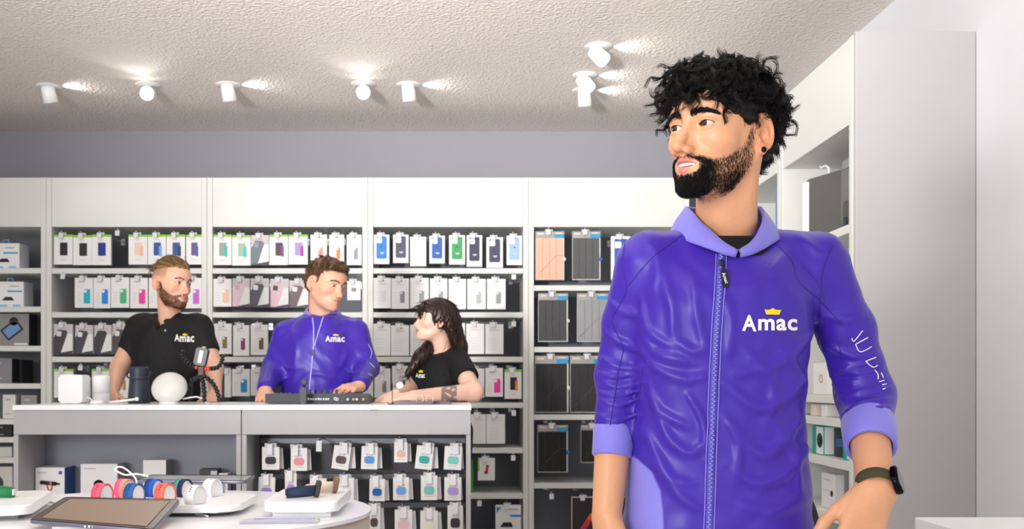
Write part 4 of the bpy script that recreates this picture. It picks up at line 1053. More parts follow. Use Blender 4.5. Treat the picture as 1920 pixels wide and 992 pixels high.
r = thing('watch_tray', 'white slab tray carrying the navy and beige watches', 'tray', (-.365, 2.26, ZT))
part(r, 'tray_plate', MB().prism(rounded(.165, .27, .025, 8), .012, .036, UP, bev=.004), mat('tray_white', '#f4f4f4', .3)); part(r, 'tray_foot', MB().box(-.065, .065, -.11, .11, 0, .0125), WHITE_PL)
watch('display_watch', 'navy leather-strapped watch on the white slab tray', (-.372, 2.20, ZT + .036), 14, '#16294a', '#3a3634')
watch('display_watch', 'beige leather-strapped watch behind the navy one', (-.342, 2.285, ZT + .036), 16, '#e6cdb8', '#8a6a4a')
r = thing('price_holder', 'clear acrylic price holder with a violet print before the watches', 'sign', (-.395, 2.06, ZT), 3)
part(r, 'acrylic', MB().box(-.082, .082, -.024, .028, 0, .004, .001).box(-.082, .082, -.026, -.024, 0, .010), mat('clear_acrylic', '#e9e9f2', .08, trans=.6)); part(r, 'printed_card', MB().box(-.060, .072, -.012, .024, .0041, .0047), paint('#4a3fc0', .25)); part(r, 'white_text', MB().box(-.058, -.030, -.022, -.016, .0041, .0046), paint('#f2f2f4'))
# left tray with the green watch
r = thing('corner_tray', 'white slab tray with the green strap at the left edge', 'tray', (-1.085, 2.20, ZT), 14)
part(r, 'tray_plate', MB().prism(rounded(.22, .30, .03, 8), .012, .034, UP, bev=.004), mat('tray_white', '#f4f4f4', .3)); part(r, 'tray_foot', MB().box(-.08, .08, -.12, .12, 0, .0125), paint('#8a8884'))
watch('display_watch', 'green leather-strapped watch at the left picture edge', (-1.075, 2.22, ZT + .034), 172, '#1f7a48', '#d9d9dc')
r = thing('white_wire', 'white wire lying behind the green watch', 'cable', (-1.02, 2.33, ZT)); part(r, 'wire', MB().tube([tuple(p) for p in dense([(-.08, 0, .003), (-.02, .03, .006), (.05, .01, .003)], .006)], .0028, 6), WHITE_PL); part(r, 'plug', MB().box(.05, .075, .0, .012, 0, .007, .001), paint('#c9cbe0'))

# ------------------------------------------------------------------ people
def head_field(h):
    """implicit head in its own frame (x its left, y front, z up, eye line at z = 0). h: shape settings"""
    jw = h.get('jaw', 1.0); fem = h.get('fem', 0.0); op = h.get('open', 0.0); sm = h.get('smile', 0.0)
    ns = h.get('nose', 1.0); eo = h.get('eye_open', 1.0)
    def f(L):
        X = np.abs(L[:, 0]); M = np.stack([X, L[:, 1], L[:, 2]], 1)       # mirrored point
        d = ell(L, (0, -.010, .024), (.0745, .0975, .081))
        d = smin(d, ell(L, (0, .030, .036), (.064, .061, .060)), .03)
        d = smin(d, ell(L, (0, .028, -.035), (.058 * jw, .055, .075)), .03)
        d = smin(d, ell(M, (.042, .047, -.024), (.021, .025, .019)), .024)
        d = smin(d, cap(M, (.052 * jw, -.004, -.056), (.017, .064, -.098), .014, .013), .028)
        d = smin(d, ell(L, (0, .075, -.099 + .004 * fem), (.021 - .004 * fem, .019, .017)), .016)
        d = smin(d, ell(L, (0, .03, -.080), (.045 * jw, .05, .024)), .02)
        d = smin(d, ell(L, (0, .066, -.064), (.034, .030, .027)), .016)
        br = .0095 - .003 * fem
        d = smin(d, cap(M, (.010, .082, .0165), (.048, .064, .019), br, br * .75), .014)
        d = smax(d, -ell(M, (.0325, .0985, -.001), (.0205, .0190, .0125)), .013)
        d = smax(d, -ell(M, (.0155, .098, .002), (.0075, .0120, .0100)), .010)
        # lids around the eyeball with an almond opening
        e = np.array((.0315, .0725, 0), f32)
        q = M - e
        lid = np.sqrt((q ** 2).sum(1)) - .0139
        lid = smin(lid, ell(M, (.0315, .076, .0075), (.0155, .0105, .005)), .004)
        d = smin(d, lid, .005)
        zz = q[:, 2] - .0008 + .10 * (q[:, 0] - .0) * -.25
        half = .0058 * eo
        Rr = (.0148 ** 2 + half ** 2) / (2 * half)
        alm = np.maximum(np.sqrt(q[:, 0] ** 2 + (zz + Rr - half) ** 2) - Rr, np.sqrt(q[:, 0] ** 2 + (zz - Rr + half * .9) ** 2) - Rr)
        alm = np.maximum(alm, -q[:, 1] - .0)
        d = smax(d, -alm, .0012)
        # nose
        d = smin(d, cap(L, (0, .076, .004), (0, .090, -.041), .0085, .0128), .011)
        d = smin(d, cap(L, (0, .086, .008), (0, .084 + .025 * ns, -.037), .0062, .0090), .010)
        d = smin(d, ell(L, (0, .086 + .025 * ns, -.0400), (.0082, .0084, .0076)), .006)
        d = smin(d, ell(M, (.0112, .099, -.0440), (.0066, .0118, .0076)), .0060)
        d = smax(d, -ell(M, (.0060, .105, -.0515), (.0036, .0062, .0036)), .0020)
        # mouth
        cz = .004 * sm
        d = smin(d, cap(M, (.004, .0955, -.0605 + .15 * op), (.0265, .0795, -.0655 + cz), .0057, .0024), .005)
        d = smin(d, cap(M, (.000, .0930, -.0735 - .55 * op), (.0245, .0790, -.0672 + cz), .0070, .0024), .005)
        d = smax(d, -ell(L, (0, .1005, -.0668 - .2 * op + cz * .3), (.0245, .021, .0009 + .5 * op)), .0015)
        d = smax(d, -cap(M, (0, .1005, -.0530), (0, .1055, -.0570), .0028, .0028), .004)   # philtrum
        # ears
        a = math.radians(22)
        d = smin(d, ell(M, (.060, .004, -.020), (.009, .017, .030)), .014)
        q = M - np.array((.0722, -.012, -.010), f32)
        w = q[:, 0] * math.cos(a) + q[:, 1] * math.sin(a)          # outwards
        v = -q[:, 0] * -math.sin(a) - q[:, 1] * math.cos(a)        # towards the back
        u = q[:, 2] + .18 * -v * -1.0 * 0 + q[:, 2] * 0
        u2 = u * .985 - v * .17; v2 = v * .985 + u * .17
        E = np.stack([w, v2, u2], 1)
        er = ell(E, (.003, .0075, .002), (.0058, .0165, .0300))
        k = np.sqrt(((v2 - .0075) / .0150) ** 2 + ((u2 - .004) / .0270) ** 2)
        ring = np.sqrt(((k - 1) * .019) ** 2 + (w - .0085) ** 2) - .0034
        ring = np.where((v2 < -.004) & (u2 < .010), .02, ring)
        er = smin(er, ring, .004)
        er = smin(er, ell(E, (.004, .0005, -.0255), (.0050, .0068, .0085)), .005)
        d = smin(d, er, .007)
        d = smax(d, -ell(E, (.0130, .0045, -.0030), (.0120, .0080, .0130)), .003)
        d = smax(d, -ell(E, (.0125, .0078, .0165), (.0055, .0062, .0060)), .003)
        return d
    return f

def placed(f, c, R, s):
    c = np.asarray(c, f32); R = np.asarray(R, f32)
    return lambda P: f(((P - c) @ R) / s) * s

def to_world(L, c, R, s): return np.asarray(c) + (np.asarray(L) * s) @ np.asarray(R).T

def ss(x, a, b):
    t = np.clip((x - a) / (b - a), 0, 1); return t * t * (3 - 2 * t)

def lips_mask(L, h):
    op = h.get('open', 0.0); sm = h.get('smile', 0.0); cz = .004 * sm
    M = np.stack([np.abs(L[:, 0]), L[:, 1], L[:, 2]], 1).astype(f32)
    a = cap(M, (.004, .0965, -.0605 + .15 * op), (.0262, .0815, -.0655 + cz), .0054, .0022)
    b = cap(M, (.000, .0940, -.0735 - .55 * op), (.0242, .0810, -.0672 + cz), .0068, .0022)
    return 1 - ss(np.minimum(a, b), .0002, .0022)

def beard_mask(L, h):
    x = np.abs(L[:, 0]); y = L[:, 1]; z = L[:, 2]
    # cheek line from the sideburn in front of the ear down to the mouth corner
    line = np.interp(y, [-.02, .012, .022, .045, .066, .085, .12], [.012, -.002, -.030, -.050, -.058, -.0535, -.0520])
    m = 1 - ss(z, line - .006, line + .004)
    m = m * ss(y, -.010 + np.clip(-z - .07, 0, .05) * .3, .012)
    m = m * (1 - ss(-z, .108, .120) * ss(-y, -.06, -.02))            # fades under the jaw
    under = ss(-z, .096, .112) * (1 - ss(y, .045, .07))
    m = m * (1 - .85 * under)
    mouth = 1 - ss(np.sqrt((x / .0300) ** 2 + ((z + .0690) / .0150) ** 2), .85, 1.0)
    m = m * (1 - mouth * (y > .05))
    soul = np.exp(-((x - .014) / .006) ** 2 - ((z + .084) / .006) ** 2) * (y > .07)
    return m * (1 - .75 * soul)

def skin_cols(L, h):
    base = np.array(srgb(h['skin'])[:3]); n = len(L)
    c = np.tile(base, (n, 1))
    x = np.abs(L[:, 0]); y = L[:, 1]; z = L[:, 2]
    red = np.array(srgb(h.get('flush', '#d88f70'))[:3])
    k = .45 * np.exp(-((x) / .02) ** 2 - ((z + .040) / .02) ** 2) * (y > .085) + .30 * np.exp(-((x - .042) / .022) ** 2 - ((z + .030) / .018) ** 2) * (y > .02)
    k = k + .55 * ss(x, .070, .078) * (1 - ss(z, .012, .030)) * (1 - ss(-z, .04, .05)) * (np.abs(y + .018) < .032)
    k = np.clip(k, 0, .6)[:, None]
    c = c * (1 - k) + red * k
    q = np.stack([x - .0315, y - .0725, z], 1); half = .0058 * h.get('eye_open', 1.0)
    Rr = (.0148 ** 2 + half ** 2) / (2 * half); zz = q[:, 2] - .0008 - .025 * q[:, 0]
    alm = np.maximum(np.sqrt(q[:, 0] ** 2 + (zz + Rr - half) ** 2) - Rr, np.sqrt(q[:, 0] ** 2 + (zz - Rr + half * .9) ** 2) - Rr)
    lash_and_shade = (1 - ss(np.abs(alm), .0004, .0016)) * (y > .07) * np.where(zz > .0005, .9, .35)
    crease_shade = (1 - ss(np.abs(alm - .0042), .0002, .0014)) * (y > .06) * (zz > .002) * .30  # shade of the upper lid fold, painted into the skin colour
    lash_and_shade = np.maximum(lash_and_shade, crease_shade)[:, None]
    c = c * (1 - lash_and_shade) + np.array(srgb('#2a1710')[:3]) * lash_and_shade
    lm = (lips_mask(L, h) * (y > .07))[:, None]
    c = c * (1 - lm) + np.array(srgb(h.get('lips', '#c77a72'))[:3]) * lm
    if h.get('beard'):
        b = (beard_mask(L, h) * h.get('stubble', .6) * (1 - lm[:, 0]))[:, None]
        c = c * (1 - b) + np.array(srgb(h['beard'])[:3]) * b
    if h.get('fade'):                     # clipped hair at the sides shows as a tone of the scalp
        b = ss(z, .008, .04) * (1 - ss(y, .030, .046)) * h['fade']
        b = b[:, None]
        c = c * (1 - b) + np.array(srgb(h['hair'])[:3]) * b
    return c

def eyeball(name, c, R, s, gaze, iris, parent):
    """a ball with cornea, iris and pupil; gaze in the head frame"""
    g = np.asarray(gaze, float); g /= np.linalg.norm(g)
    ref = np.array([0, 0, 1.0]); u = np.cross(ref, g); u /= np.linalg.norm(u); v = np.cross(g, u)
    ang = np.radians([0, 6, 13, 13.2, 22, 30, 33, 33.5, 44, 60, 90, 120, 150, 180]); n = 28
    V = []; F = []; fm = []
    for a in ang:
        r = .0124
        for i in range(n):
            t = 2 * math.pi * i / n
            V.append((g * math.cos(a) + (u * math.cos(t) + v * math.sin(t)) * math.sin(a)) * r)
    for k in range(len(ang) - 1):
        for i in range(n):
            F.append((k * n + i, k * n + (i + 1) % n, (k + 1) * n + (i + 1) % n, (k + 1) * n + i))
            fm.append(0 if k < 3 else 1 if k < 5 else 3 if k < 7 else 2)
    Vw = to_world(np.array(V), c, R, s)
    ms = [mat('pupil', '#050404', .05, coat=1), mat('iris_' + iris.strip('#'), iris, .1, noise=(900, .4), coat=1),
          mat('eye_white', '#d6cac2', .12, coat=.6), mat('iris_rim', '#120a06', .1, coat=1)]
    return mesh_np(name, Vw, F, ms, parent, True, fm)

def hand_prims(wrist, fwd, back, side, s=1.0, curl=(.35, .4, .45, .5), spread=.10, thumb=(.5, .35)):
    """capsules of a hand: fwd along the palm, back = normal of the hand's back, side = towards the thumb"""
    w = np.asarray(wrist, float)
    f = np.asarray(fwd, float); f /= np.linalg.norm(f)
    b = np.asarray(back, float); b -= f * (b @ f); b /= np.linalg.norm(b)
    t = np.asarray(side, float); t -= f * (t @ f) + b * (t @ b); t /= np.linalg.norm(t)
    out = []
    P = lambda x, y, z: w + (f * x + t * y + b * z) * s
    # palm as four rays so that the knuckles show
    kn = []
    for i, (y, x) in enumerate(((.030, .088), (.010, .092), (-.010, .087), (-.028, .078))):
        out.append((P(.004, y * .55, 0), P(x, y, .002), .0155 * s, .0108 * s, .014)); kn.append((x, y))
    out.append((P(.01, .010, -.006), P(.06, .030, -.008), .015 * s, .013 * s, .014))
    L = ((.042, .026, .021), (.046, .030, .022), (.043, .028, .021), (.034, .021, .019))
    for i in range(4):
        x, y = kn[i]; p = P(x, y, .002)
        a = 0.0
        dirn = f * math.cos(spread * (1.5 - i)) + t * math.sin(spread * (1.5 - i))
        for k in range(3):
            a += curl[i] * (1.0, 1.25, .8)[k]
            dd = dirn * math.cos(a) - b * math.sin(a)
            q = p + dd * L[i][k] * s
            r0 = (.0092, .0084, .0076)[k] * (1, 1, .97, .87)[i]; r1 = (.0084, .0076, .0066)[k] * (1, 1, .97, .87)[i]
            out.append((p, q, r0 * s, r1 * s, .004)); p = q
    # thumb leaves the side of the palm near its base
    p = P(.018, .022, -.008)
    d1 = f * math.cos(thumb[0]) + t * math.sin(thumb[0]) - b * thumb[1] * .5
    d1 /= np.linalg.norm(d1)
    for k, (ln, r0, r1) in enumerate(((.044, .0150, .0112), (.032, .0106, .0096), (.026, .0096, .0078))):
        dd = d1 if k == 0 else d1 * math.cos(thumb[1] * k) + (f * .9 - t * .25 - b * .2) * math.sin(thumb[1] * k)
        dd = dd / np.linalg.norm(dd)
        q = p + dd * ln * s
        out.append((p, q, r0 * s, r1 * s, .006)); p = q
    return out

def limb_field(prims, k0=.012):
    def f(P):
        d = None
        for a, b, r0, r1, k in prims:
            e = cap(P, a, b, r0, r1)
            d = e if d is None else smin(d, e, k)
        return d
    return f

def bounds(prims, m=.02):
    A = np.array([np.asarray(p[i]) - p[2 + i] for p in prims for i in (0, 1)]); B = np.array([np.asarray(p[i]) + p[2 + i] for p in prims for i in (0, 1)])
    return A.min(0) - m, B.max(0) + m

def torso_field(o, R, prof, e=2.4):
    """stack of rounded sections along the body's own z. prof rows: z, half width, half depth, forward shift, squareness"""
    pr = np.array(prof, float); o = np.asarray(o, f32); R = np.asarray(R, f32)
    def f(P):
        L = (P - o) @ R
        z = L[:, 2]
        w = np.interp(z, pr[:, 0], pr[:, 1]); dp = np.interp(z, pr[:, 0], pr[:, 2]); sh = np.interp(z, pr[:, 0], pr[:, 3])
        kx = np.abs(L[:, 0]) / w; ky = np.abs(L[:, 1] - sh) / dp
        r = (kx ** e + ky ** e) ** (1 / e)
        d = (r - 1) * np.minimum(w, dp) * .95
        dz = np.maximum(pr[0, 0] - z, z - pr[-1, 0])
        return np.where(dz > 0, np.sqrt(np.maximum(d, 0) ** 2 + dz ** 2), np.maximum(d, dz)).astype(f32)
    return f

def smooth_rows(rows, n=60):
    r = np.array(rows, float); z = np.linspace(r[0, 0], r[-1, 0], n)
    out = [z]
    for k in range(1, r.shape[1]):
        y = np.interp(z, r[:, 0], r[:, k])
        for _ in range(12): y[1:-1] = .25 * y[:-2] + .5 * y[1:-1] + .25 * y[2:]
        out.append(y)
    return np.stack(out, 1)

def join(parts):
    Vs, Fs, n = [], [], 0
    for V, F in parts:
        Vs.append(V); Fs.append(F + n); n += len(V)
    return np.concatenate(Vs), np.concatenate(Fs)

def folds(P, lines):
    """ridges of cloth: (polyline, height, width) each raising the surface along a line"""
    s = np.zeros(len(P), f32)
    for pts, hgt, wid in lines:
        pts = np.asarray(pts, f32); m = 2.6 * wid
        near = np.nonzero(((P > pts.min(0) - m) & (P < pts.max(0) + m)).all(1))[0]
        if not len(near): continue
        Q = P[near]
        d = np.full(len(Q), 1e3, f32); n = len(pts) - 1; tt = np.zeros(len(Q), f32)
        for i in range(n):
            ba = pts[i + 1] - pts[i]
            t = np.clip(((Q - pts[i]) @ ba) / max(float(ba @ ba), 1e-9), 0, 1)
            e = np.sqrt((((Q - pts[i]) - t[:, None] * ba) ** 2).sum(1))
            c = e < d; d = np.where(c, e, d); tt = np.where(c, (i + t) / n, tt)
        s[near] += (hgt * np.exp(-(d / wid) ** 2) * np.sin(np.pi * np.clip(tt, .04, .96)) ** .6).astype(f32)
    return s

# ---- the man in front: bomber jacket, curly hair, beard
SKIN = dict(rough=.42, sss=.12, attr='tint', noise=(140, .05), bump=(700, .10, .001))
def skin_mat(): return mat('skin', '#d9a17c', **SKIN)
JACKET, LAV = '#3e24a4', '#8079d8'
def satin(): return mat('satin_cloth', JACKET, .37, attr='tint', spec=.42, sheen=.04, bump=(1400, .06, .0006))
def rib(): return mat('ribbed_knit', LAV, .62, sheen=.3, noise=(300, .05), bump=(500, .12, .001))

def MP(px, py, dy=0.0): return np.array(W(px, py, 1.74 + dy))

def logo_on(field, box_a, box_rest, crown, d0, lift, parent, sub=1.0):
    """the embroidered lettering with its crown, laid on the cloth at its place in the photograph"""
    parts = []
    for body, (x0, x1, y0, y1), sk in (('A', box_a, 0.05), ('mac', box_rest, 0.0)):
        V, F = text_mesh(body, 1.0, bold=.028, space=1.08 if body == 'mac' else 1.0)
        lo, hi = V.min(0), V.max(0)
        q = (V - lo) / (hi - lo)
        px = np.stack([x0 + q[:, 0] * (x1 - x0), y1 - q[:, 1] * (y1 - y0) + sk * (q[:, 0] - .5) * (x1 - x0)], 1)
        parts.append((trace(field, px, d0, lift), F))
    V, F = join(parts)
    o = mesh_np('logo_lettering', V, F, mat('white_embroidery', '#f1efe9', .6), parent, False)
    o['label'] = 'white embroidered lettering on the chest'
    cr = np.array(crown, float); c = cr.mean(0); c[1] = cr[:, 1].max() - 1
    V = trace(field, np.vstack([cr, c]), d0, lift)
    n = len(cr); F = np.array([(i, (i + 1) % n, n) for i in range(n)])
    k = mesh_np('logo_crown', V, F, mat('yellow_embroidery', '#f6d40c', .6), parent, False)
    k['label'] = 'small yellow embroidered crown above the lettering'

def seam_on(field, px, d0, r, parent, name='seam', m=None, lift=0.0, step=5):
    P = trace(field, dense(px, step), d0, lift)
    return MB().tube([tuple(p) for p in P], r, 6).build(name, m or mat('seam_thread', '#2c1d8c', .6), parent)

def hair_lines(n_clump, per, roots, normals, flow, length, curl, turns, spread, K=12, seed=3, R=.085, lift=.004, jitter=.6):
    """curly locks: n_clump guides with per strands each (head frame)"""
    g = np.random.default_rng(seed)
    pick = g.integers(0, len(roots), n_clump)
    out = []
    s = np.linspace(0, 1, K)
    for i in pick:
        p, n = roots[i], normals[i]
        fl = flow(p) + g.normal(0, jitter, 3) * .5
        t = fl - n * (fl @ n); t /= max(np.linalg.norm(t), 1e-6)
        b = np.cross(n, t)
        ln = length(p) * g.uniform(.75, 1.25); a = curl(p) * g.uniform(.6, 1.3); tn = turns * g.uniform(.7, 1.3); ph0 = g.uniform(0, 6.28)
        sg = g.choice([-1, 1])
        for k in range(per):
            off = g.normal(0, spread, 3); ph = ph0 + g.normal(0, .14)
            amp = a * (0.35 + .65 * s)
            x = s * ln
            q = p + off + t * x[:, None] + n * (lift + 0 * x - x ** 2 / (2 * R))[:, None]
            q = q + (n * (np.cos(ph + sg * 2 * math.pi * tn * s) * amp)[:, None] + b * (np.sin(ph + sg * 2 * math.pi * tn * s) * amp)[:, None]) + off * s[:, None] * .35
            out.append(q)
    return np.array(out)

def beard_lines(V, N, L, mask, n, ln, seed=5, down=(0, .15, -1), out=.35):
    g = np.random.default_rng(seed)
    w = mask / mask.sum()
    pick = g.choice(len(V), n, p=w)
    K = 4; s = np.linspace(0, 1, K)
    return pick, s, g

def build_main():
    root = empty('person', (W(1357, 992, 1.76).x, 1.76, 0))
    tag(root, 'bearded man with black curly hair in purple zip jacket standing in front, looking left', 'person')
    hc = np.array((.4518, 1.70, 1.5994)); hs = 1.0; R = rot(-51, 0, 3)
    h = dict(skin='#dda27b', flush='#d68a66', lips='#cf8078', beard='#120c09', stubble=.34, open=.0060, smile=1.0, eye_open=.80, jaw=.93, nose=1.14, hair='#0d0a09')
    hf = placed(head_field(h), hc, R, hs)
    nb = MP(1362, 440, .035)                                       # base of the neck
    hbase = to_world((0, -.022, -.055), hc, R, hs)
    def head(P):
        d = hf(P)
        d = smin(d, cap(P, hbase, nb, .050, .057), .022)
        for s_, e in ((-1, (-.020, -.045, .02)), (1, (.020, -.045, .02))):
            d = smin(d, cap(P, to_world((s_ * .056, -.025, -.045), hc, R, hs), nb + np.array(e), .011, .012), .022)
        d = smin(d, cap(P, nb + np.array((0, -.048, .055)), nb + np.array((0, -.046, .035)), .009, .008), .02)
        return d
    lo = np.minimum(hc - .15, nb - (.10, .12, .10)); hi = np.maximum(hc + (.15, .15, .15), nb + (.10, .10, 0))
    HV, HF = surface(head, lo, hi, .0014)
    HL = ((HV - hc) @ R) / hs
    cols = skin_cols(HL, h)
    # arms under the sleeves and the hands
    elbow_r, wrist_r = MP(1160, 700, .06), MP(1138, 965, .0)
    elbow_l, wrist_l = MP(1622, 742, .05), MP(1642, 918, -.13)
    fore_r = [(elbow_r + (wrist_r - elbow_r) * .25, wrist_r, .036, .0270, .01)]
    fore_r += hand_prims(wrist_r + (wrist_r - elbow_r) * .02, (-.05, -.25, -1), (-.9, -.35, .1), (.3, -1, -.1), .98, (.28, .32, .36, .42))
    fore_l = [(elbow_l + (wrist_l - elbow_l) * .25, wrist_l, .037, .0285, .01), (wrist_l + (.008, 0, 0), wrist_l + np.array((-.022, -.004, -.03)), .026, .024, .012)]
    fore_l += hand_prims(wrist_l, (-.40, -.22, -.90), (.18, -1, .22), (-1, -.1, .25), 1.0, (.75, .70, .66, .62), .10, (.55, .30))
    pieces = [(HV, HF)]
    for pr in (fore_r, fore_l):
        lo2, hi2 = bounds(pr)
        pieces.append(surface(limb_field(pr), lo2, hi2, .0022))
    # the body that carries the clothes
    X0 = nb[0] - .006
    def zz(py): return MP(0, py)[2]
    core = [(np.array((X0, 1.785, 1.28)), np.array((X0, 1.78, .95)), .085, .10, .05)]
    for s_ in (-1, 1):
        core.append((np.array((X0 + s_ * .085, 1.78, .90)), np.array((X0 + s_ * .10, 1.79, .48)), .078, .055, .04))
        core.append((np.array((X0 + s_ * .10, 1.79, .48)), np.array((X0 + s_ * .11, 1.80, .07)), .052, .034, .02))
        core.append((np.array((X0 + s_ * .11, 1.80, .045)), np.array((X0 + s_ * .13, 1.66, .03)), .034, .028, .02))
    lo2, hi2 = bounds(core)
    pieces.append(surface(limb_field(core), lo2, hi2, .010))
    n0 = len(HV)
    V, F = join(pieces)
    base = np.array(srgb(h['skin'])[:3])
    c = np.tile(base * .93, (len(V), 1)); c[:n0] = cols
    mesh_np('body', V, F, skin_mat(), root, True, cols=c)
    for s_ in (-1, 1):
        eyeball('eyeball', to_world((s_ * .0315, .0725, 0), hc, R, hs), R, hs, (-.22, 1, .02), '#3b2013', root)
    tv = MB(); cen = to_world((0, .0835, -.0665), hc, R, hs)
    for i in range(8):
        a = (i - 3.5) * .0056
        M4 = Matrix.Translation(to_world((a, .0885 - 9 * a * a, -.0655), hc, R, hs)) @ Matrix([[R[r][k_] for k_ in range(3)] + [0] for r in range(3)] + [[0, 0, 0, 1]])
        tv.box(-.0027, .0027, -.002, .002, -.0030, .0034, .0010, M4)
    tv.build('teeth', mat('tooth', '#efe6da', .2), root)

    # --- hair
    fl = head_field(h)
    hair_m = mat('black_hair', '#0c0908', .46, spec=.4, bump=(260, .8, .006))
    def scalp(L):
        y, z, x = L[:, 1], L[:, 2], np.abs(L[:, 0])
        line = np.interp(y, [-.13, -.075, -.045, -.028, -.005, .014, .030, .042, .055, .075, .12], [-.085, -.082, -.055, .020, .024, .000, .000, .014, .028, .042, .048])
        line = line + .012 * ss(x, .030, .06) * (y > .045) * -1
        return z - line
    def capf(L):
        d = ell(L, (0, -.018, .034), (.0870, .1080, .0890))
        d = smin(d, ell(L, (0, -.058, .002), (.068, .050, .070)), .03)
        d = smin(d, ell(L, (.0, .045, .080), (.062, .050, .030)), .03)
        Mx = np.stack([np.abs(L[:, 0]), L[:, 1], L[:, 2]], 1)
        d = smin(d, ell(Mx, (.050, .034, .046), (.028, .036, .046)), .02)
        d = d + .0045 * np.sin(L[:, 0] * 140 + 3 * np.sin(L[:, 2] * 70)) * np.sin(L[:, 1] * 120 + 2 * np.sin(L[:, 0] * 90)) + .003 * np.sin(L[:, 2] * 260 + L[:, 0] * 170)
        d = smax(d, -scalp(L) * .8, .012)
        return d
    CV, CF = surface(capf, (-.12, -.15, -.11), (.12, .12, .15), .003)
    CN = grad(capf, CV)
    ok = (scalp(CV) > .004)
    g = np.random.default_rng(4)
    def flow(p):
        v = p - np.array((.0, -.03, .10)); v = v + np.array((-.0, .03, -.01))
        return v / max(np.linalg.norm(v), 1e-6)
    front = ok & (CV[:, 1] > .035) & (CV[:, 2] > .05)
    side = ok & (CV[:, 2] < .03)
    top = ok & ~front & ~side
    A = hair_lines(400, 18, CV[top], CN[top], flow, lambda p: .040, lambda p: .0074, 1.25, .0015, K=14, seed=1, lift=.001, jitter=.8)
    B = hair_lines(110, 18, CV[front], CN[front], lambda p: np.array((p[0] * 4, 1.0, -.45)), lambda p: .046, lambda p: .0085, 1.25, .0014, K=14, seed=2, R=.05, lift=.002, jitter=.8)
    C = hair_lines(220, 16, CV[side], CN[side], lambda p: np.array((0, -.4, -1.0)), lambda p: .018, lambda p: .0016, .6, .0020, K=14, seed=3, R=.12, lift=-.002, jitter=.4)
    SV, SF = strands(np.concatenate([A, B, C]), .00050, .00016)
    V, F = join([(CV, CF), (SV, SF)])
    o = mesh_np('hair', to_world(V, hc, R, hs), F, hair_m, root)
    o['label'] = 'thick black curly hair'

    # --- beard, moustache, brows
    N = grad(head, HV)
    NL = N @ R
    lm = lips_mask(HL, h) * (HL[:, 1] > .07)
    m = np.clip(beard_mask(HL, h) * (1 - lm * 1.2), 0, 1); m[HL[:, 2] < -.128] = 0
    cheek = ss(-HL[:, 2], .030, .085) * .45 + .16
    front = ss(HL[:, 1], .055, .080)
    dens = m * (cheek * (1 - front) + front * 1.6)
    g = np.random.default_rng(8)
    n = 12000
    pick = g.choice(len(HV), n, p=dens / dens.sum())
    s = np.linspace(0, 1, 4)
    dl = np.array((0, -.10, -1.0)) + np.stack([np.sign(HL[pick, 0]) * .05, 0 * HL[pick, 0], 0 * HL[pick, 0]], 1) + g.normal(0, .28, (n, 3))
    must = (HL[pick, 2] > -.064) & (np.abs(HL[pick, 0]) < .034) & (HL[pick, 1] > .07)
    dl[must] = np.stack([np.sign(HL[pick, 0]) * 1.0, -.1 + 0 * HL[pick, 0], -.55 + 0 * HL[pick, 0]], 1)[must] + g.normal(0, .2, (must.sum(), 3))
    nl = NL[pick]
    tl = dl - nl * (dl * nl).sum(1)[:, None]; tl /= np.linalg.norm(tl, axis=1)[:, None]
    ln = (.0055 + .0045 * front[pick]) * g.uniform(.6, 1.3, n); ln[must] *= .75
    up = .30 + .25 * front[pick]
    P = HL[pick][:, None] + tl[:, None] * (s[None, :, None] * ln[:, None, None]) + nl[:, None] * ((up * ln)[:, None] * (s - .45 * s ** 2)[None, :])[..., None]
    SV, SF = strands(P, .00024, .0001)
    o = mesh_np('beard', to_world(SV, hc, R, hs), SF, hair_m, root); o['label'] = 'full black beard and moustache'
    for sd in (-1, 1):
        n = 640
        u = g.uniform(0, 1, n); w = g.normal(0, 1, n)
        bx = sd * (.0095 + .040 * u); bz = .0160 + .0062 * np.sin(u * math.pi * .68) - .0052 * u ** 2.4 + w * .0019 * (1 - .5 * u)
        Lp = np.stack([bx, np.full(n, .11), bz], 1).astype(f32)
        for _ in range(30): Lp[:, 1] -= (fl(Lp) * .8).astype(f32)
        dl = np.stack([sd * (.35 + .65 * u), -.3 * u, .75 - 1.0 * u], 1) + g.normal(0, .12, (n, 3))
        nl = grad(fl, Lp); tl = dl - nl * (dl * nl).sum(1)[:, None]; tl /= np.linalg.norm(tl, axis=1)[:, None]
        P = Lp[:, None] + tl[:, None] * (s[None, :, None] * .0085) + nl[:, None] * (.0016 * np.sin(s * 2.2))[None, :, None]
        SV, SF = strands(P, .00032, .0001)
        mesh_np('eyebrow', to_world(SV, hc, R, hs), SF, hair_m, root)
    # ring-shaped ear plug
    t = MB(); ec = to_world((.0850, -.0105, -.0365), hc, R, hs)
    ax = R @ np.array((.92, .38, 0)); q = Vector(ax).to_track_quat('Z', 'Y').to_matrix().to_4x4()
    prof = [(.0032 + .0018 * math.cos(a), .0018 * math.sin(a)) for a in np.linspace(0, 2 * math.pi, 13)]
    t.lathe(prof, 24, Matrix.Translation(ec) @ q, cap=False)
    t.build('ear_tunnel', mat('black_steel', '#0c0c0e', .25, metal=.6), root)['label'] = 'black ring ear plug'

    # --- jacket
    sh_r, sh_l = MP(1214, 500, .03), MP(1530, 500, .03)
    rows = smooth_rows([(.80, .176, .122, 0), (.90, .174, .122, 0), (1.0, .164, .118, 0), (1.1, .157, .118, .0), (1.2, .160, .122, .0), (1.30, .172, .124, .0), (1.36, .168, .114, .0), (1.375, .145, .100, -.004), (1.395, .105, .080, -.010), (1.412, .080, .068, -.012)])
    tor = torso_field((X0 - .012, 1.775, 0), rot(-4, 0, 0), rows)
    mid_r, mid_l = MP(1178, 600, .05), MP(1584, 616, .04)
    on = lambda a, b, t: a + (b - a) * t
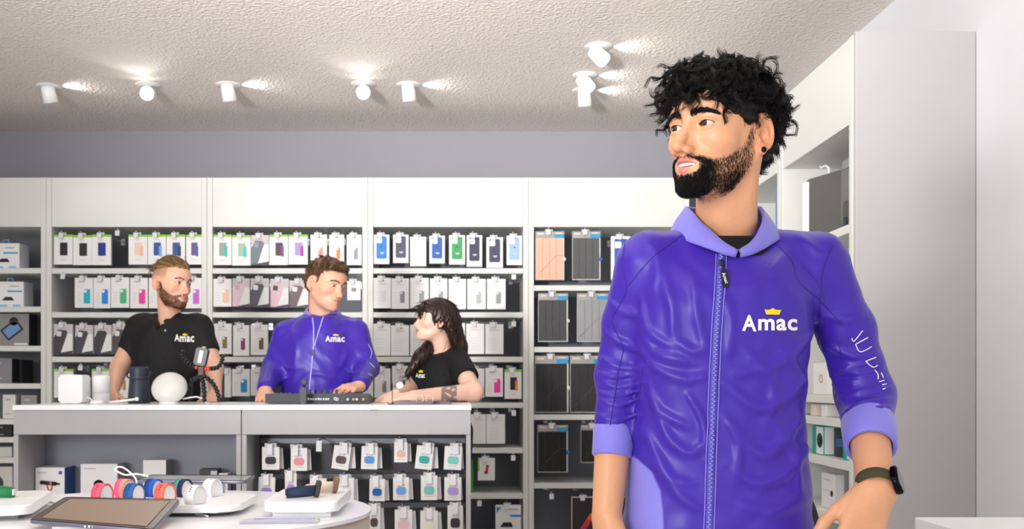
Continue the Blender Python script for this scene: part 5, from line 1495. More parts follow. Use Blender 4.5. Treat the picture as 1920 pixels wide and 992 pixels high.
    cuff_r0, cuff_r1 = on(elbow_r, wrist_r, .39), on(elbow_r, wrist_r, .60)
    cuff_l0, cuff_l1 = on(elbow_l, wrist_l, .30), on(elbow_l, wrist_l, .58)
    arms = [(sh_r, mid_r, .060, .0455, .03), (mid_r, elbow_r, .0455, .043, .02), (elbow_r, cuff_r0, .043, .037, .02),
            (sh_l, mid_l, .060, .050, .03), (mid_l, elbow_l, .050, .051, .02), (elbow_l, cuff_l0, .051, .046, .02)]
    slope = [(MP(1312, 470, .035), sh_r + (.012, 0, .008), .040, .056, .05), (MP(1416, 464, .035), sh_l + (-.012, 0, .008), .040, .056, .05)]
    def bare(P):
        d = tor(P)
        for a, b, r0, r1, k in slope: d = smin(d, cap(P, a, b, r0, r1), k)
        dr = None
        for grp in (arms[:3], arms[3:]):
            da = None
            for a, b, r0, r1, k in grp:
                e = cap(P, a, b, r0, r1); da = e if da is None else smin(da, e, k)
            d = smin(d, da, .022)
        return d
    FOLDS = [  # ridges seen on the cloth: pixel line, height, width (mm)
        ([(1196, 640), (1230, 690), (1290, 712), (1330, 700)], 5, 8), ([(1200, 600), (1226, 660), (1300, 680)], 4, 9),
        ([(1225, 760), (1260, 830), (1300, 850), (1325, 820)], 5, 8), ([(1205, 800), (1240, 870), (1275, 930), (1320, 960)], 5, 9),
        ([(1200, 560), (1215, 620), (1260, 650)], 4, 8), ([(1240, 500), (1260, 580), (1262, 640)], 3, 10), ([(1300, 520), (1310, 600), (1325, 660)], 3, 9),
        ([(1360, 720), (1420, 765), (1480, 740), (1520, 690)], 6, 10), ([(1372, 800), (1420, 850), (1450, 845), (1500, 790)], 6, 10),
        ([(1365, 870), (1410, 905), (1470, 890), (1525, 830)], 5, 11), ([(1380, 700), (1440, 690), (1510, 640), (1530, 600)], 5, 10),
        ([(1400, 540), (1430, 520), (1480, 470)], 3, 9), ([(1500, 500), (1530, 540), (1545, 600)], 4, 8), ([(1375, 940), (1440, 960), (1520, 930)], 4, 12),
        ([(1290, 740), (1318, 790), (1326, 860)], 4, 7), ([(1355, 540), (1372, 600), (1365, 680)], 3, 8), ([(1460, 650), (1500, 700), (1525, 760)], 4, 8),
        ([(1140, 560), (1165, 585), (1200, 590)], 4, 7), ([(1130, 620), (1160, 640), (1205, 660)], 4, 7), ([(1128, 672), (1165, 690), (1208, 690)], 4, 6),
        ([(1124, 716), (1160, 726), (1206, 716)], 4, 6), ([(1120, 748), (1160, 760), (1200, 745)], 4, 5), ([(1118, 778), (1156, 788), (1196, 775)], 4, 5),
        ([(1545, 590), (1585, 600), (1625, 590)], 4, 8), ([(1555, 650), (1600, 668), (1645, 660)], 4, 7), ([(1562, 690), (1610, 700), (1655, 690)], 5, 6),
        ([(1560, 722), (1600, 716), (1660, 704)], 5, 6), ([(1570, 752), (1610, 735), (1668, 728)], 5, 6), ([(1580, 776), (1620, 752), (1676, 750)], 4, 5),
        ([(1540, 640), (1560, 700), (1590, 770)], 4, 8), ([(1566, 738), (1600, 728), (1640, 716)], 4, 5), ([(1588, 792), (1622, 768), (1672, 764)], 4, 5), ([(1556, 706), (1590, 690), (1640, 678)], 4, 6), ([(1122, 700), (1150, 706), (1190, 700)], 4, 5), ([(1120, 734), (1150, 742), (1200, 732)], 4, 5), ([(1400, 660), (1450, 720), (1440, 790)], 5, 9), ([(1360, 780), (1385, 830), (1380, 900)], 5, 8), ([(1455, 800), (1490, 850), (1500, 920)], 5, 10), ([(1215, 720), (1235, 770), (1290, 800)], 5, 8), ([(1210, 850), (1260, 900), (1300, 905)], 4, 8), ([(1270, 640), (1300, 660), (1325, 650)], 4, 7.5), ([(1500, 440), (1530, 470), (1560, 480)], 3, 8), ([(1215, 455), (1235, 490), (1225, 540)], 3, 9)]
    lines = []
    for px, hgt, wid in FOLDS:
        lines.append((trace(bare, dense(px, 18), 1.4), hgt * (.0017 if wid > 7 else .0027), wid * (.0009 if wid > 7 else .0008)))
    def jacket(P):
        d = bare(P)
        nearm = np.abs(d) < .03
        if nearm.any():
            Q = P[nearm]
            w = .0016 * np.sin(Q[:, 0] * 60 + 2.5 * np.sin(Q[:, 2] * 23 + 1)) * np.sin(Q[:, 2] * 55 + 2 * np.sin(Q[:, 0] * 31))
            d = d.copy(); d[nearm] -= folds(Q, lines) - .001 + w
        return d
    lo2 = np.array((MP(1095, 0)[0], 1.58, .80)); hi2 = np.array((MP(1705, 0)[0], 1.98, 1.50))
    JV, JF = surface(jacket, lo2, hi2, .0030)
    pxs = PX0 + JV[:, 0] / JV[:, 1] * FPX; pys = PY0 - (JV[:, 2] - CAM_H) / JV[:, 1] * FPX
    edge = np.interp(pys, [845, 862, 885, 920, 960, 1100], [1170, 1196, 1222, 1238, 1243, 1246])
    arm = limb_field(arms[:3])(JV.astype(f32))
    lav = ss(edge - pxs, -2.5, 2.5) * ss(pys, 843., 848.) * (arm > .02)
    other = np.interp(pys, [845, 862, 885, 920, 960, 1100], [1560, 1545, 1528, 1514, 1508, 1506])
    lk = lav[:, None]
    cj = lk * np.array(srgb('#8580da')[:3]) + (1 - lk) * np.array(srgb(JACKET)[:3])
    jk = mesh_np('jacket', JV, JF, satin(), root, True, cols=cj); jk['label'] = 'purple satin zip jacket with lavender collar, cuffs and side panel'
    for px in ([(1278, 442), (1225, 481), (1177, 537)], [(1172, 454), (1167, 495), (1174, 537), (1170, 556), (1148, 598), (1152, 617), (1168, 653), (1159, 696), (1156, 722), (1148, 770), (1143, 803)],
               [(1441, 445), (1482, 486), (1497, 527), (1537, 563), (1580, 610)], [(1564, 457), (1546, 496), (1539, 540), (1537, 600), (1534, 640), (1528, 680)],
               [(1572, 640), (1582, 690)], [(1205, 690), (1196, 760), (1182, 850)]):
        seam_on(jacket, px, 1.4, .0011, jk)
    # zip: tape, two rows of teeth, slider and pull
    zp = [(1352, 476), (1349, 540), (1343, 620), (1339, 700), (1336, 780), (1333, 860), (1331, 930), (1328, 1010)]
    base = dense(zp, 4)
    def ribbon(off0, off1, lift, name, m):
        A = trace(jacket, base + (off0, 0), 1.4, lift); B = trace(jacket, base + (off1, 0), 1.4, lift)
        V = np.concatenate([A, B]); n = len(A); F = [(i, i + 1, n + i + 1, n + i) for i in range(n - 1)]
        o = mesh_np(name, V, np.array(F), m, jk); o.modifiers.new('thick', 'SOLIDIFY').thickness = .0008; return o
    ribbon(-6.5, 7.5, .0012, 'zip_tape', mat('zip_tape', '#5a4ec0', .5))
    for off in (-9, 10): seam_on(jacket, [(x + off, y) for x, y in zp], 1.4, .0013, jk, 'zip_piping', mat('zip_piping', '#7d76dc', .4), .0012)
    t = MB()
    C = trace(jacket, base, 1.4, .0026)
    for i in range(0, len(C) - 1):
        sdx = .0012 * (1 if i % 2 else -1)
        t.box(C[i][0] + sdx - .0017, C[i][0] + sdx + .0017, C[i][1] - .0010, C[i][1] + .0012, C[i][2] - .0012, C[i][2] + .0012)
    t.build('zip_teeth', mat('zip_teeth', '#8f8bd0', .35), jk)
    t = MB(); p = trace(jacket, [(1352, 498)], 1.4, .004)[0]
    t.box(p[0] - .005, p[0] + .005, p[1] - .003, p[1] + .003, p[2] - .008, p[2] + .008, .002)
    t.box(p[0] - .0016, p[0] + .0016, p[1] - .006, p[1] - .001, p[2] - .012, p[2] + .004, .001)
    t.build('zip_slider', mat('dark_navy_metal', '#14123a', .3, metal=.4), jk)
    t = MB(); p2 = trace(jacket, [(1358, 524)], 1.4, .006)[0]
    Mz = T(p2[0], p2[1], p2[2], 0, -10, 0)
    t.rbox(.0105, .034, .004, .004, Mz, bev=.001)
    pull = t.build('zip_pull', mat('black_rubber', '#0d0c1c', .45), jk); pull['label'] = 'small black zip pull with white lettering'
    V, F = text_mesh('Amac', .0085, bold=.0001)
    a = math.radians(-80)
    V3 = np.stack([V[:, 0] * math.cos(a) - (V[:, 1] - .003) * math.sin(a), np.full(len(V), -.0026), V[:, 0] * math.sin(a) + (V[:, 1] - .003) * math.cos(a)], 1)
    mesh_np('pull_lettering', np.array([Mz @ Vector(v) for v in V3]), F, mat('white_embroidery', '#f1efe9', .6), pull, False)
    logo_on(jacket, (1391, 1418, 591, 621), (1421, 1494, 598, 620), [(1432.8, 580), (1437, 581.3), (1443, 581), (1448.6, 577.8), (1454, 581), (1459.5, 581.6), (1464.2, 581.2), (1460.3, 590.5), (1436, 589.8)], 1.4, .0012, jk)
    sl = [[(1597, 634), (1601, 640), (1617, 620)], [(1605, 645), (1627, 633)], [(1604, 645), (1613, 660), (1634, 650)], [(1623, 678), (1642, 670)], [(1623, 678), (1637, 689), (1645, 685)],
          [(1640, 694), (1646, 702), (1646, 711)], [(1652, 699), (1656, 708)], [(1648, 716), (1658, 713)], [(1654, 722), (1662, 720)], [(1655, 730), (1660, 728)]]
    for px in sl:
        seam_on(jacket, px, 1.4, .0010, jk, 'sleeve_lettering', mat('white_embroidery', '#f1efe9', .6), .0005, 3)
    # collar: a ribbed band standing round the neck, open in a V at the front
    nphi, nv = 96, 9
    axc = np.array((nb[0] - .004, nb[1] + .002))
    angs = np.linspace(-178, 178, nphi)
    ab = np.abs(angs)
    zt = np.interp(ab, [0, 60, 90, 120, 145, 165, 178], [1.494, 1.490, 1.482, 1.462, 1.432, 1.402, 1.388])
    zb = np.interp(ab, [0, 60, 90, 120, 145, 165, 178], [1.448, 1.444, 1.432, 1.415, 1.398, 1.387, 1.384])
    dirs = np.stack([np.sin(np.radians(angs)), np.cos(np.radians(angs))], 1)
    rad = np.full(nphi, .30)                                  # march inwards until the jacket is met
    for _ in range(60):
        Q = np.stack([axc[0] + dirs[:, 0] * rad, axc[1] + dirs[:, 1] * rad, zb], 1).astype(f32)
        rad = np.maximum(rad - bare(Q) * .7, .05)
    rad = np.clip(rad, .072, .090 + .030 * ss(ab, 120., 178.))
    rad = np.convolve(np.r_[rad[-5:], rad, rad[:5]], np.ones(5) / 5, 'same')[5:-5] + .004
    V = []
    for i in range(nphi):
        k = float(ss(np.array(ab[i]), 100., 178.))
        rtop = .064 * (1 - k) + (rad[i] - .001) * k
        for j in range(nv):
            v = j / (nv - 1)
            r_ = rad[i] * (1 - v) + rtop * v + .004 * math.sin(v * math.pi)
            V.append((axc[0] + dirs[i, 0] * r_, axc[1] + dirs[i, 1] * r_, zb[i] + (zt[i] - zb[i]) * v))
    F = [(i * nv + j, (i + 1) * nv + j, (i + 1) * nv + j + 1, i * nv + j + 1) for i in range(nphi - 1) for j in range(nv - 1)]
    o = mesh_np('collar', np.array(V), np.array(F), rib(), jk); md = o.modifiers.new('thick', 'SOLIDIFY'); md.thickness = .006; md.offset = -1
    o['label'] = 'lavender ribbed stand collar'
    # cuffs
    for a, b, r0, r1 in ((cuff_r0, cuff_r1, .0362, .0345), (cuff_l0, cuff_l1, .0448, .0420)):
        a, b = Vector(a), Vector(b); q = (b - a).to_track_quat('Z', 'Y').to_matrix().to_4x4(); L_ = (b - a).length
        prof = [(r0 - .006, -.008), (r0, -.003), (r0 + .002, .006), (r0 + .001, L_ * .5), (r1 + .002, L_ - .003), (r1, L_), (r1 - .006, L_ - .002), (r1 - .007, L_ * .4)]
        o = MB().lathe(prof, 48, Matrix.Translation(a) @ q, cap=False).build('cuff', rib(), jk); o['label'] = 'lavender ribbed cuff'
    # black T-shirt seen in the collar
    ts = lambda P: smax(cap(P, nb + np.array((0, 0, .03)), nb + np.array((0, 0, -.08)), .074, .092), -(cap(P, hbase, nb, .0500, .0568)), .004)
    f2 = lambda P: np.maximum(ts(P), P[:, 2] - (nb[2] + .004 + (P[:, 1] - nb[1]) * .25))
    V, F = surface(f2, nb - (.11, .11, .10), nb + (.11, .11, .06), .004)
    mesh_np('t_shirt', V, F, mat('black_cotton', '#0b0b0d', .9), root)
    # trousers and shoes below the frame
    leg = []
    for s_ in (-1, 1):
        leg.append((np.array((X0 + s_ * .075, 1.78, .90)), np.array((X0 + s_ * .10, 1.79, .48)), .098, .070, .05))
        leg.append((np.array((X0 + s_ * .10, 1.79, .48)), np.array((X0 + s_ * .11, 1.80, .10)), .068, .056, .02))
    lo2, hi2 = bounds(leg); V, F = surface(limb_field(leg), lo2, hi2, .008)
    mesh_np('trousers', V, F, mat('dark_denim', '#15171f', .85, noise=(120, .15)), root)
    for s_ in (-1, 1):
        fp = [(np.array((X0 + s_ * .11, 1.82, .045)), np.array((X0 + s_ * .13, 1.64, .038)), .045, .038, .02)]
        lo2, hi2 = bounds(fp); V, F = surface(lambda P: np.maximum(limb_field(fp)(P), -P[:, 2]), lo2, hi2, .006)
        mesh_np('shoe', V, F, mat('white_leather', '#e9e9e6', .5), root)
    # --- watch on the left wrist
    wc = Vector(wrist_l) + Vector((.000, .0, .008)); ax = Vector(wrist_l - elbow_l).normalized()
    q = ax.to_track_quat('Z', 'Y').to_matrix().to_4x4(); Mw = Matrix.Translation(wc) @ q
    t = MB()
    prof = [(.0300, -.011), (.0318, -.010), (.0322, 0), (.0318, .010), (.0300, .011), (.0292, 0), (.0300, -.011)]
    t.lathe(prof, 48, Mw, cap=False)
    wt = t.build('wrist_watch', mat('olive_nylon_strap', '#3f3d26', .8, noise=(900, .25)), root); wt['label'] = 'smartwatch with olive strap and dark square case'
    up = Vector((.72, -.68, .10)); up = (up - ax * up.dot(ax)).normalized()
    rt = ax.cross(up)
    Mc = Matrix([[ax[i], up[i], rt[i], 0] for i in range(3)] + [[0, 0, 0, 1]])
    Mc = Matrix.Translation(wc + up * .034) @ Mc
    MB().rbox(.044, .038, .0105, .011, Mc, bev=.0025).build('watch_case', mat('black_steel_case', '#0b0b0c', .18, metal=.8), wt)
    MB().rbox(.039, .033, .0012, .009, Mc @ T(0, .0056, 0)).build('watch_glass', mat('watch_glass', '#1a1c20', .04, spec=.9, coat=1), wt)['label'] = 'reflecting dark watch glass'
    MB().lathe([(.0001, 0), (.0036, 0), (.0036, .003), (.003, .0034), (.0001, .0034)], 18, Mc @ T(.006, 0, -.0195, 180, 0, 0)).build('watch_crown', mat('black_steel_case', '#0b0b0c', .18), wt)
    return root

# ---- the three people behind the counter
def short_hair(h, c, R, s, root, label, capf, scalp, flow, length, curl, n, col, seed=1, jitter=.35, per=12, r0=.0006, K=7):
    CV, CF = surface(capf, (-.13, -.17, -.13), (.13, .14, .16), .004)
    CN = grad(capf, CV); ok = scalp(CV) > .003
    A = hair_lines(n, per, CV[ok], CN[ok], flow, length, curl, .8, .0022, K=K, seed=seed, R=.10, lift=.0005, jitter=jitter)
    SV, SF = strands(A, r0, r0 * .4)
    V, F = join([(CV, CF), (SV, SF)])
    o = mesh_np('hair', to_world(V, c, R, s), F, mat('hair_' + col.strip('#'), col, .42, spec=.5, noise=(60, .25)), root)
    o['label'] = label; return o

def brows(h, c, R, s, root, col, n=160):
    fl = head_field(h); g = np.random.default_rng(2); q = np.linspace(0, 1, 3)
    for sd in (-1, 1):
        u = g.uniform(0, 1, n); bx = sd * (.011 + .036 * u); bz = .0185 + .008 * np.sin(np.clip(u * 1.15, 0, 1) * math.pi * .62) - .006 * u ** 2.2 + g.normal(0, .0013, n)
        Lp = np.stack([bx, np.full(n, .11), bz], 1).astype(f32)
        for _ in range(25): Lp[:, 1] -= (fl(Lp) * .8).astype(f32)
        P = Lp[:, None] + np.stack([sd * np.ones(n), -.4 * u, .2 - .5 * u], 1)[:, None] * (q[None, :, None] * .007) + np.array((0, .0012, 0))
        SV, SF = strands(P, .0005, .0002)
        mesh_np('eyebrow', to_world(SV, c, R, s), SF, mat('brow_' + col.strip('#'), col, .6), root)

def staff_head(root, h, hc, R, hs, nb, voxel=.0026, neck=(.048, .054)):
    hf = placed(head_field(h), hc, R, hs); hbase = to_world((0, -.022, -.055), hc, R, hs)
    f = lambda P: smin(hf(P), cap(P, hbase, nb, neck[0] * hs, neck[1] * hs), .022)
    lo = np.minimum(hc - .15, np.asarray(nb) - .09); hi = np.maximum(hc + .15, np.asarray(nb) + (.09, .09, 0))
    V, F = surface(f, lo, hi, voxel)
    L = ((V - hc) @ R) / hs
    for s_ in (-1, 1): eyeball('eyeball', to_world((s_ * .0315, .0725, 0), hc, R, hs), R, hs, h['gaze'], h['iris'], root)
    return f, V, F, L, skin_cols(L, h), hbase

def staff_beard(root, f, V, L, h, R, hc, hs, n, ln, col, label):
    N = grad(f, V) @ R; m = beard_mask(L, h) * (1 - lips_mask(L, h) * (L[:, 1] > .07)); m[L[:, 2] < -.128] = 0
    g = np.random.default_rng(3); pick = g.choice(len(V), n, p=m / m.sum()); s = np.linspace(0, 1, 3)
    dl = np.array((0, .05, -1.0)) + g.normal(0, .3, (n, 3)); nl = N[pick]; tl = dl - nl * (dl * nl).sum(1)[:, None]; tl /= np.linalg.norm(tl, axis=1)[:, None]
    l_ = ln * g.uniform(.6, 1.3, n)
    P = L[pick][:, None] + tl[:, None] * (s[None, :, None] * l_[:, None, None]) + nl[:, None] * ((.4 * l_)[:, None] * s[None, :])[..., None]
    SV, SF = strands(P, .0005, .0002)
    o = mesh_np('beard', to_world(SV, hc, R, hs), SF, mat('hair_' + col.strip('#'), col, .5), root); o['label'] = label

def legs(root, x, d, yaw, z0=.98, shoe='#1a1a1c'):
    Rb = rot(yaw); o = np.array((x, d, 0)); w = lambda lx, ly, z: o + Rb @ np.array((lx, ly, z))
    pr = []
    for s_ in (-1, 1):
        pr.append((w(s_ * .07, 0, z0 - .06), w(s_ * .09, .01, .50), .10, .070, .05)); pr.append((w(s_ * .09, .01, .50), w(s_ * .10, -.02, .10), .068, .050, .02))
    lo, hi = bounds(pr); V, F = surface(limb_field(pr), lo, hi, .012)
    mesh_np('trousers', V, F, mat('black_twill', '#131316', .85, noise=(120, .1)), root)
    for s_ in (-1, 1):
        fp = [(w(s_ * .10, -.05, .045), w(s_ * .11, .12, .036), .044, .036, .02)]
        lo, hi = bounds(fp); V, F = surface(lambda P: np.maximum(limb_field(fp)(P), -P[:, 2]), lo, hi, .009)
        mesh_np('shoe', V, F, mat('shoe_leather', shoe, .5), root)

def skin_pieces(root, head, prims_list, skin, extra=None):
    pieces = [head[:2]]
    for pr in prims_list:
        lo, hi = bounds(pr); g_ = limb_field(pr)
        rest = lambda P, g_=g_: smax(g_(P), np.where(P[:, 1] < DCB + .01, ZC + .0012 - P[:, 2], -1).astype(f32), .002)     # hands lie on the worktop
        pieces.append(surface(rest, lo, hi, .0035))
    V, F = join(pieces); c = np.tile(np.array(srgb(skin)[:3]) * .96, (len(V), 1)); c[:len(head[0])] = head[2]
    if extra: c = extra(V, c)
    return mesh_np('body', V, F, skin_mat(), root, True, cols=c)

def garment(parts, voxel, lo, hi, wr=.002, fold=()):
    base = parts
    def f(P):
        d = base(P)
        w = wr * np.sin(P[:, 0] * 48 + 2.5 * np.sin(P[:, 2] * 19 + 1)) * np.sin(P[:, 2] * 40 + 2 * np.sin(P[:, 0] * 27))
        d = d - w
        if len(fold): d = d - folds(P, fold)
        return d
    V, F = surface(f, lo, hi, voxel)
    return f, V, F

def build_polo_man():
    d = 4.66; P_ = lambda px, py, dd=0.0: np.array(W(px, py, d + dd))
    root = empty('person', (P_(316, 0)[0], d, 0)); tag(root, 'bearded man with tied-back fair hair in black polo shirt leaning on the counter', 'person')
    h = dict(skin='#e3b196', flush='#dc9477', lips='#c98579', beard='#7a4a2c', stubble=.55, jaw=.97, nose=.95, hair='#8f6e4c', fade=.55, eye_open=.85, gaze=(.25, 1, -.02), iris='#4a5560')
    hc = P_(322, 532, -.02); R = rot(58, -4, 3); hs = 1.02; nb = P_(318, 593, .02)
    f, V, F, L, c, hb = staff_head(root, h, hc, R, hs, nb)
    sh_r, sh_l = P_(262, 616), P_(374, 616); el_r, el_l = P_(224, 690, -.06), P_(402, 692, -.06); wr_r, wr_l = P_(210, 738, -.27), P_(404, 737, -.27)
    arm_r = [(sh_r, el_r, .052, .043, .01), (el_r, wr_r, .042, .027, .02)] + hand_prims(wr_r, (.25, -.9, -.45), (-.4, -.4, 1), (1, .2, .3), .95, (.25, .25, .25, .25))
    arm_l = [(sh_l, el_l, .052, .043, .01), (el_l, wr_l, .042, .027, .02)] + hand_prims(wr_l, (-.05, -.9, -.45), (.3, -.5, 1), (-1, -.1, .2), .95, (.30, .30, .30, .32), .16)
    def tattoo(V, c):
        q = V - (el_l + (wr_l - el_l) * .55); k = (np.abs(q[:, 2] - .01 * np.sin(q[:, 0] * 300)) < .007) & (np.abs(q[:, 0]) < .02) & (np.linalg.norm(q, axis=1) < .06)
        c[k] = np.array(srgb('#8d7468')[:3]); return c
    chest = [(nb + np.array((0, .0, -.01)), nb + np.array((-.004, -.022, -.085)), .056, .066, .02)]
    skin_pieces(root, (V, F, c), (arm_r, arm_l, chest), h['skin'], tattoo)
    staff_beard(root, f, V, L, h, R, hc, hs, 5000, .006, '#6e4226', 'trimmed reddish-brown beard'); brows(h, hc, R, hs, root, '#7a5a3c')
    # swept-back hair on top with a small knot
    def scalp(L):
        y, z = L[:, 1], L[:, 2]; line = np.interp(y, [-.12, -.08, .0, .05, .08], [.050, .052, .062, .066, .066]); return z - line
    def capf(L):
        dd = ell(L, (0, -.010, .040), (.078, .104, .090)); dd = smin(dd, ell(L, (0, -.112, .062), (.022, .024, .020)), .008); dd = dd + .002 * np.sin(L[:, 0] * 260)
        return smax(dd, -scalp(L) * .9, .01)
    short_hair(h, hc, R, hs, root, 'fair hair swept back into a small knot', capf, scalp, lambda p: np.array((-p[0] * 3, -1.0, .25)), lambda p: .05, lambda p: .0012, 200, '#8a6743', jitter=.12)
    # polo shirt
    rows = smooth_rows([(.86, .175, .125, 0), (1.0, .165, .12, 0), (1.12, .158, .112, 0), (1.26, .166, .112, 0), (1.36, .150, .100, 0), (1.42, .115, .090, 0), (1.465, .080, .070, -.005)])
    tor = torso_field((P_(316, 0)[0], d, 0), rot(4, -2, 0), rows, 2.0)
    def shirt(P):
        q = tor(P)
        q = smin(q, cap(P, nb + np.array((-.03, 0, -.02)), sh_r + (.01, 0, .008), .040, .054), .05); q = smin(q, cap(P, nb + np.array((.03, 0, -.02)), sh_l + (-.01, 0, .008), .040, .054), .05)
        for a, b in ((sh_r, el_r), (sh_l, el_l)):
            e = a + (b - a) * .60; sl = cap(P, a, e, .060, .056); ax = (b - a) / np.linalg.norm(b - a)
            sl = smax(sl, ((P - e.astype(f32)) @ ax.astype(f32)), .006); q = smin(q, sl, .055)
        z0 = nb[2] - .075
        vee = np.maximum((np.abs(P[:, 0] - nb[0] + .010) - (P[:, 2] - z0) * .52) * .88, np.maximum(z0 - P[:, 2], P[:, 1] - nb[1]))
        return smax(q, -vee, .004)
    fs, SV, SF = garment(shirt, .0055, (P_(190, 0)[0], 4.45, .86), (P_(440, 0)[0], 4.84, 1.50), .0025)
    m = mat('black_pique', '#060607', .75, noise=(200, .1)); sj = mesh_np('polo_shirt', SV, SF, m, root); sj['label'] = 'black polo shirt'
    n_ = 40; V = []
    for i in range(n_):
        a = math.radians(-165 + 330 * i / (n_ - 1)); k = abs(i / (n_ - 1) * 2 - 1) ** 2
        for rr, z in ((.082 + .016 * k, 1.450 - .040 * k), (.070, 1.497 - .052 * k), (.062, 1.497 - .052 * k)): V.append((nb[0] + math.sin(a) * rr, nb[1] + .005 + math.cos(a) * rr * .95, z))
    F = [(i * 3 + j, (i + 1) * 3 + j, (i + 1) * 3 + j + 1, i * 3 + j + 1) for i in range(n_ - 1) for j in range(2)]
    o = mesh_np('collar', np.array(V), np.array(F), m, sj); o.modifiers.new('t', 'SOLIDIFY').thickness = .004
    bp = trace(fs, [(310, 620), (306, 606)], 4.2, .002)
    for b in bp: MB().lathe([(.001, -.001), (.005, -.001), (.005, .001), (.001, .002)], 14, T(b[0], b[1], b[2], 90)).build('button', paint('#b9b9bb', .3), sj)
    logo_on(fs, (327, 336.5, 627, 640), (337, 364, 630.5, 641.5), [(341.5, 626), (343, 627), (346, 625), (349, 627), (351.5, 626), (350.5, 629.5), (342.5, 629.2)], 4.2, .002, sj)
    legs(root, P_(316, 0)[0], d + .02, 0)

def build_clerk():
    d = 4.66; P_ = lambda px, py, dd=0.0: np.array(W(px, py, d + dd))
    root = empty('person', (P_(600, 0)[0], d, 0)); tag(root, 'short-haired man in purple zip jacket working a mixing console behind the counter', 'person')
    h = dict(skin='#e4ae90', flush='#dc957c', lips='#cf8a80', beard='#8a6a58', stubble=.14, jaw=1.02, nose=.98, hair='#5a4029', eye_open=.72, smile=1, gaze=(.1, 1, -.35), iris='#4a3626')
    hc = P_(612, 533, -.02); R = rot(50, -12, 5); hs = 1.05; nb = P_(604, 590, .02)
    f, V, F, L, c, hb = staff_head(root, h, hc, R, hs, nb, neck=(.053, .062))
    sh_r, sh_l = P_(537, 630), P_(666, 626); el_r, el_l = P_(512, 692, -.05), P_(690, 690, -.05); wr_r, wr_l = P_(497, 731, -.26), P_(674, 724, -.30)
    fr = [(el_r, wr_r, .040, .027, .02)] + hand_prims(wr_r, (.05, -.8, -.40), (-.3, -.4, 1), (1, 0, .2), .95, (.2, .2, .22, .25))
    fl_ = [(el_l, wr_l, .040, .027, .02)] + hand_prims(wr_l, (-.45, -.8, -.12), (.1, -.4, 1), (-1, .3, .2), .98, (.40, .42, .42, .45), .14)
    skin_pieces(root, (V, F, c), (fr, fl_), h['skin']); brows(h, hc, R, hs, root, '#3f2b1c')
    def scalp(L):
        y, z = L[:, 1], L[:, 2]; line = np.interp(y, [-.12, -.08, -.05, -.03, .0, .022, .032, .05, .085], [-.055, -.050, -.020, .022, .028, .006, .040, .056, .066]); return z - line
    def capf(L):
        dd = ell(L, (0, -.012, .034), (.081, .105, .092)); dd = smin(dd, ell(L, (0, .040, .085), (.060, .050, .026)), .02); dd = smin(dd, ell(L, (0, -.06, .0), (.066, .048, .06)), .02)
        return smax(dd + .0015 * np.sin(L[:, 0] * 240 + L[:, 1] * 90), -scalp(L) * .85, .010)
    short_hair(h, hc, R, hs, root, 'short brown side-swept hair', capf, scalp, lambda p: np.array((-.8 if p[2] > .05 else 0, .3 if p[2] > .05 else -.3, -.3 if p[2] > .05 else -1)), lambda p: .034 if p[2] > .05 else .016, lambda p: .0010, 300, '#63452a', jitter=.15)
    rows = smooth_rows([(.86, .19, .135, 0), (1.0, .182, .13, 0), (1.12, .186, .122, 0), (1.26, .196, .120, 0), (1.36, .172, .106, 0), (1.42, .120, .095, 0), (1.475, .085, .075, -.005)])
    tor = torso_field((P_(601, 0)[0], d, 0), rot(6, -2, 0), rows, 2.0)
    cu_r, cu_l = el_r + (wr_r - el_r) * .92, el_l + (wr_l - el_l) * .90
    def jk(P):
        q = tor(P)
        q = smin(q, cap(P, nb + np.array((-.03, 0, -.02)), sh_r + (.01, 0, .008), .042, .058), .05); q = smin(q, cap(P, nb + np.array((.03, 0, -.02)), sh_l + (-.01, 0, .008), .042, .058), .05)
        for a, b, e in ((sh_r, el_r, cu_r), (sh_l, el_l, cu_l)): q = smin(q, smin(cap(P, a, b, .062, .054), cap(P, b, e, .054, .040), .02), .05)
        return q
    FO = [([(520, 670), (540, 690), (560, 690)], 5, 9), ([(640, 690), (665, 700), (695, 690)], 5, 8), ([(648, 712), (672, 712), (698, 705)], 5, 7), ([(505, 705), (525, 715), (545, 700)], 5, 8), ([(610, 660), (635, 690), (650, 660)], 5, 12),
          ([(545, 610), (555, 650), (550, 690)], 4, 12), ([(560, 720), (590, 700), (640, 715)], 5, 12), ([(650, 640), (670, 655), (690, 650)], 4, 9)]
    lines = [(trace(jk, dense(p, 8), 4.1), a * .001, b * .001) for p, a, b in FO]
    fs, SV, SF = garment(jk, .0055, (P_(470, 0)[0], 4.30, .86), (P_(730, 0)[0], 4.86, 1.50), .002, lines)
    cj = np.tile(np.array(srgb(JACKET)[:3]), (len(SV), 1)); sj = mesh_np('jacket', SV, SF, satin(), root, True, cols=cj); sj['label'] = 'purple zip jacket'
    n_ = 48; V = []
    for i in range(n_):
        a = math.radians(-166 + 332 * i / (n_ - 1)); k = abs(i / (n_ - 1) * 2 - 1) ** 2
        for rr, z in ((.104 + .020 * k, 1.468 - .055 * k), (.092 + .012 * k, 1.500 - .062 * k), (.078, 1.535 - .070 * k), (.070, 1.535 - .070 * k)): V.append((nb[0] + math.sin(a) * rr, nb[1] + .004 + math.cos(a) * rr * .95, z))
    F = [(i * 4 + j, (i + 1) * 4 + j, (i + 1) * 4 + j + 1, i * 4 + j + 1) for i in range(n_ - 1) for j in range(3)]
    o = mesh_np('collar', np.array(V), np.array(F), rib(), sj); o.modifiers.new('t', 'SOLIDIFY').thickness = .004
    zm = mat('zip_piping', '#7d76dc', .4); zl = mat('pale_zip', '#b9b6f0', .4)
    for px in ([(586, 596), (588, 615), (588, 650)], [(606, 594), (598, 620), (589, 650)]): seam_on(fs, px, 4.1, .0028, sj, 'zip_edge', zl, .001)
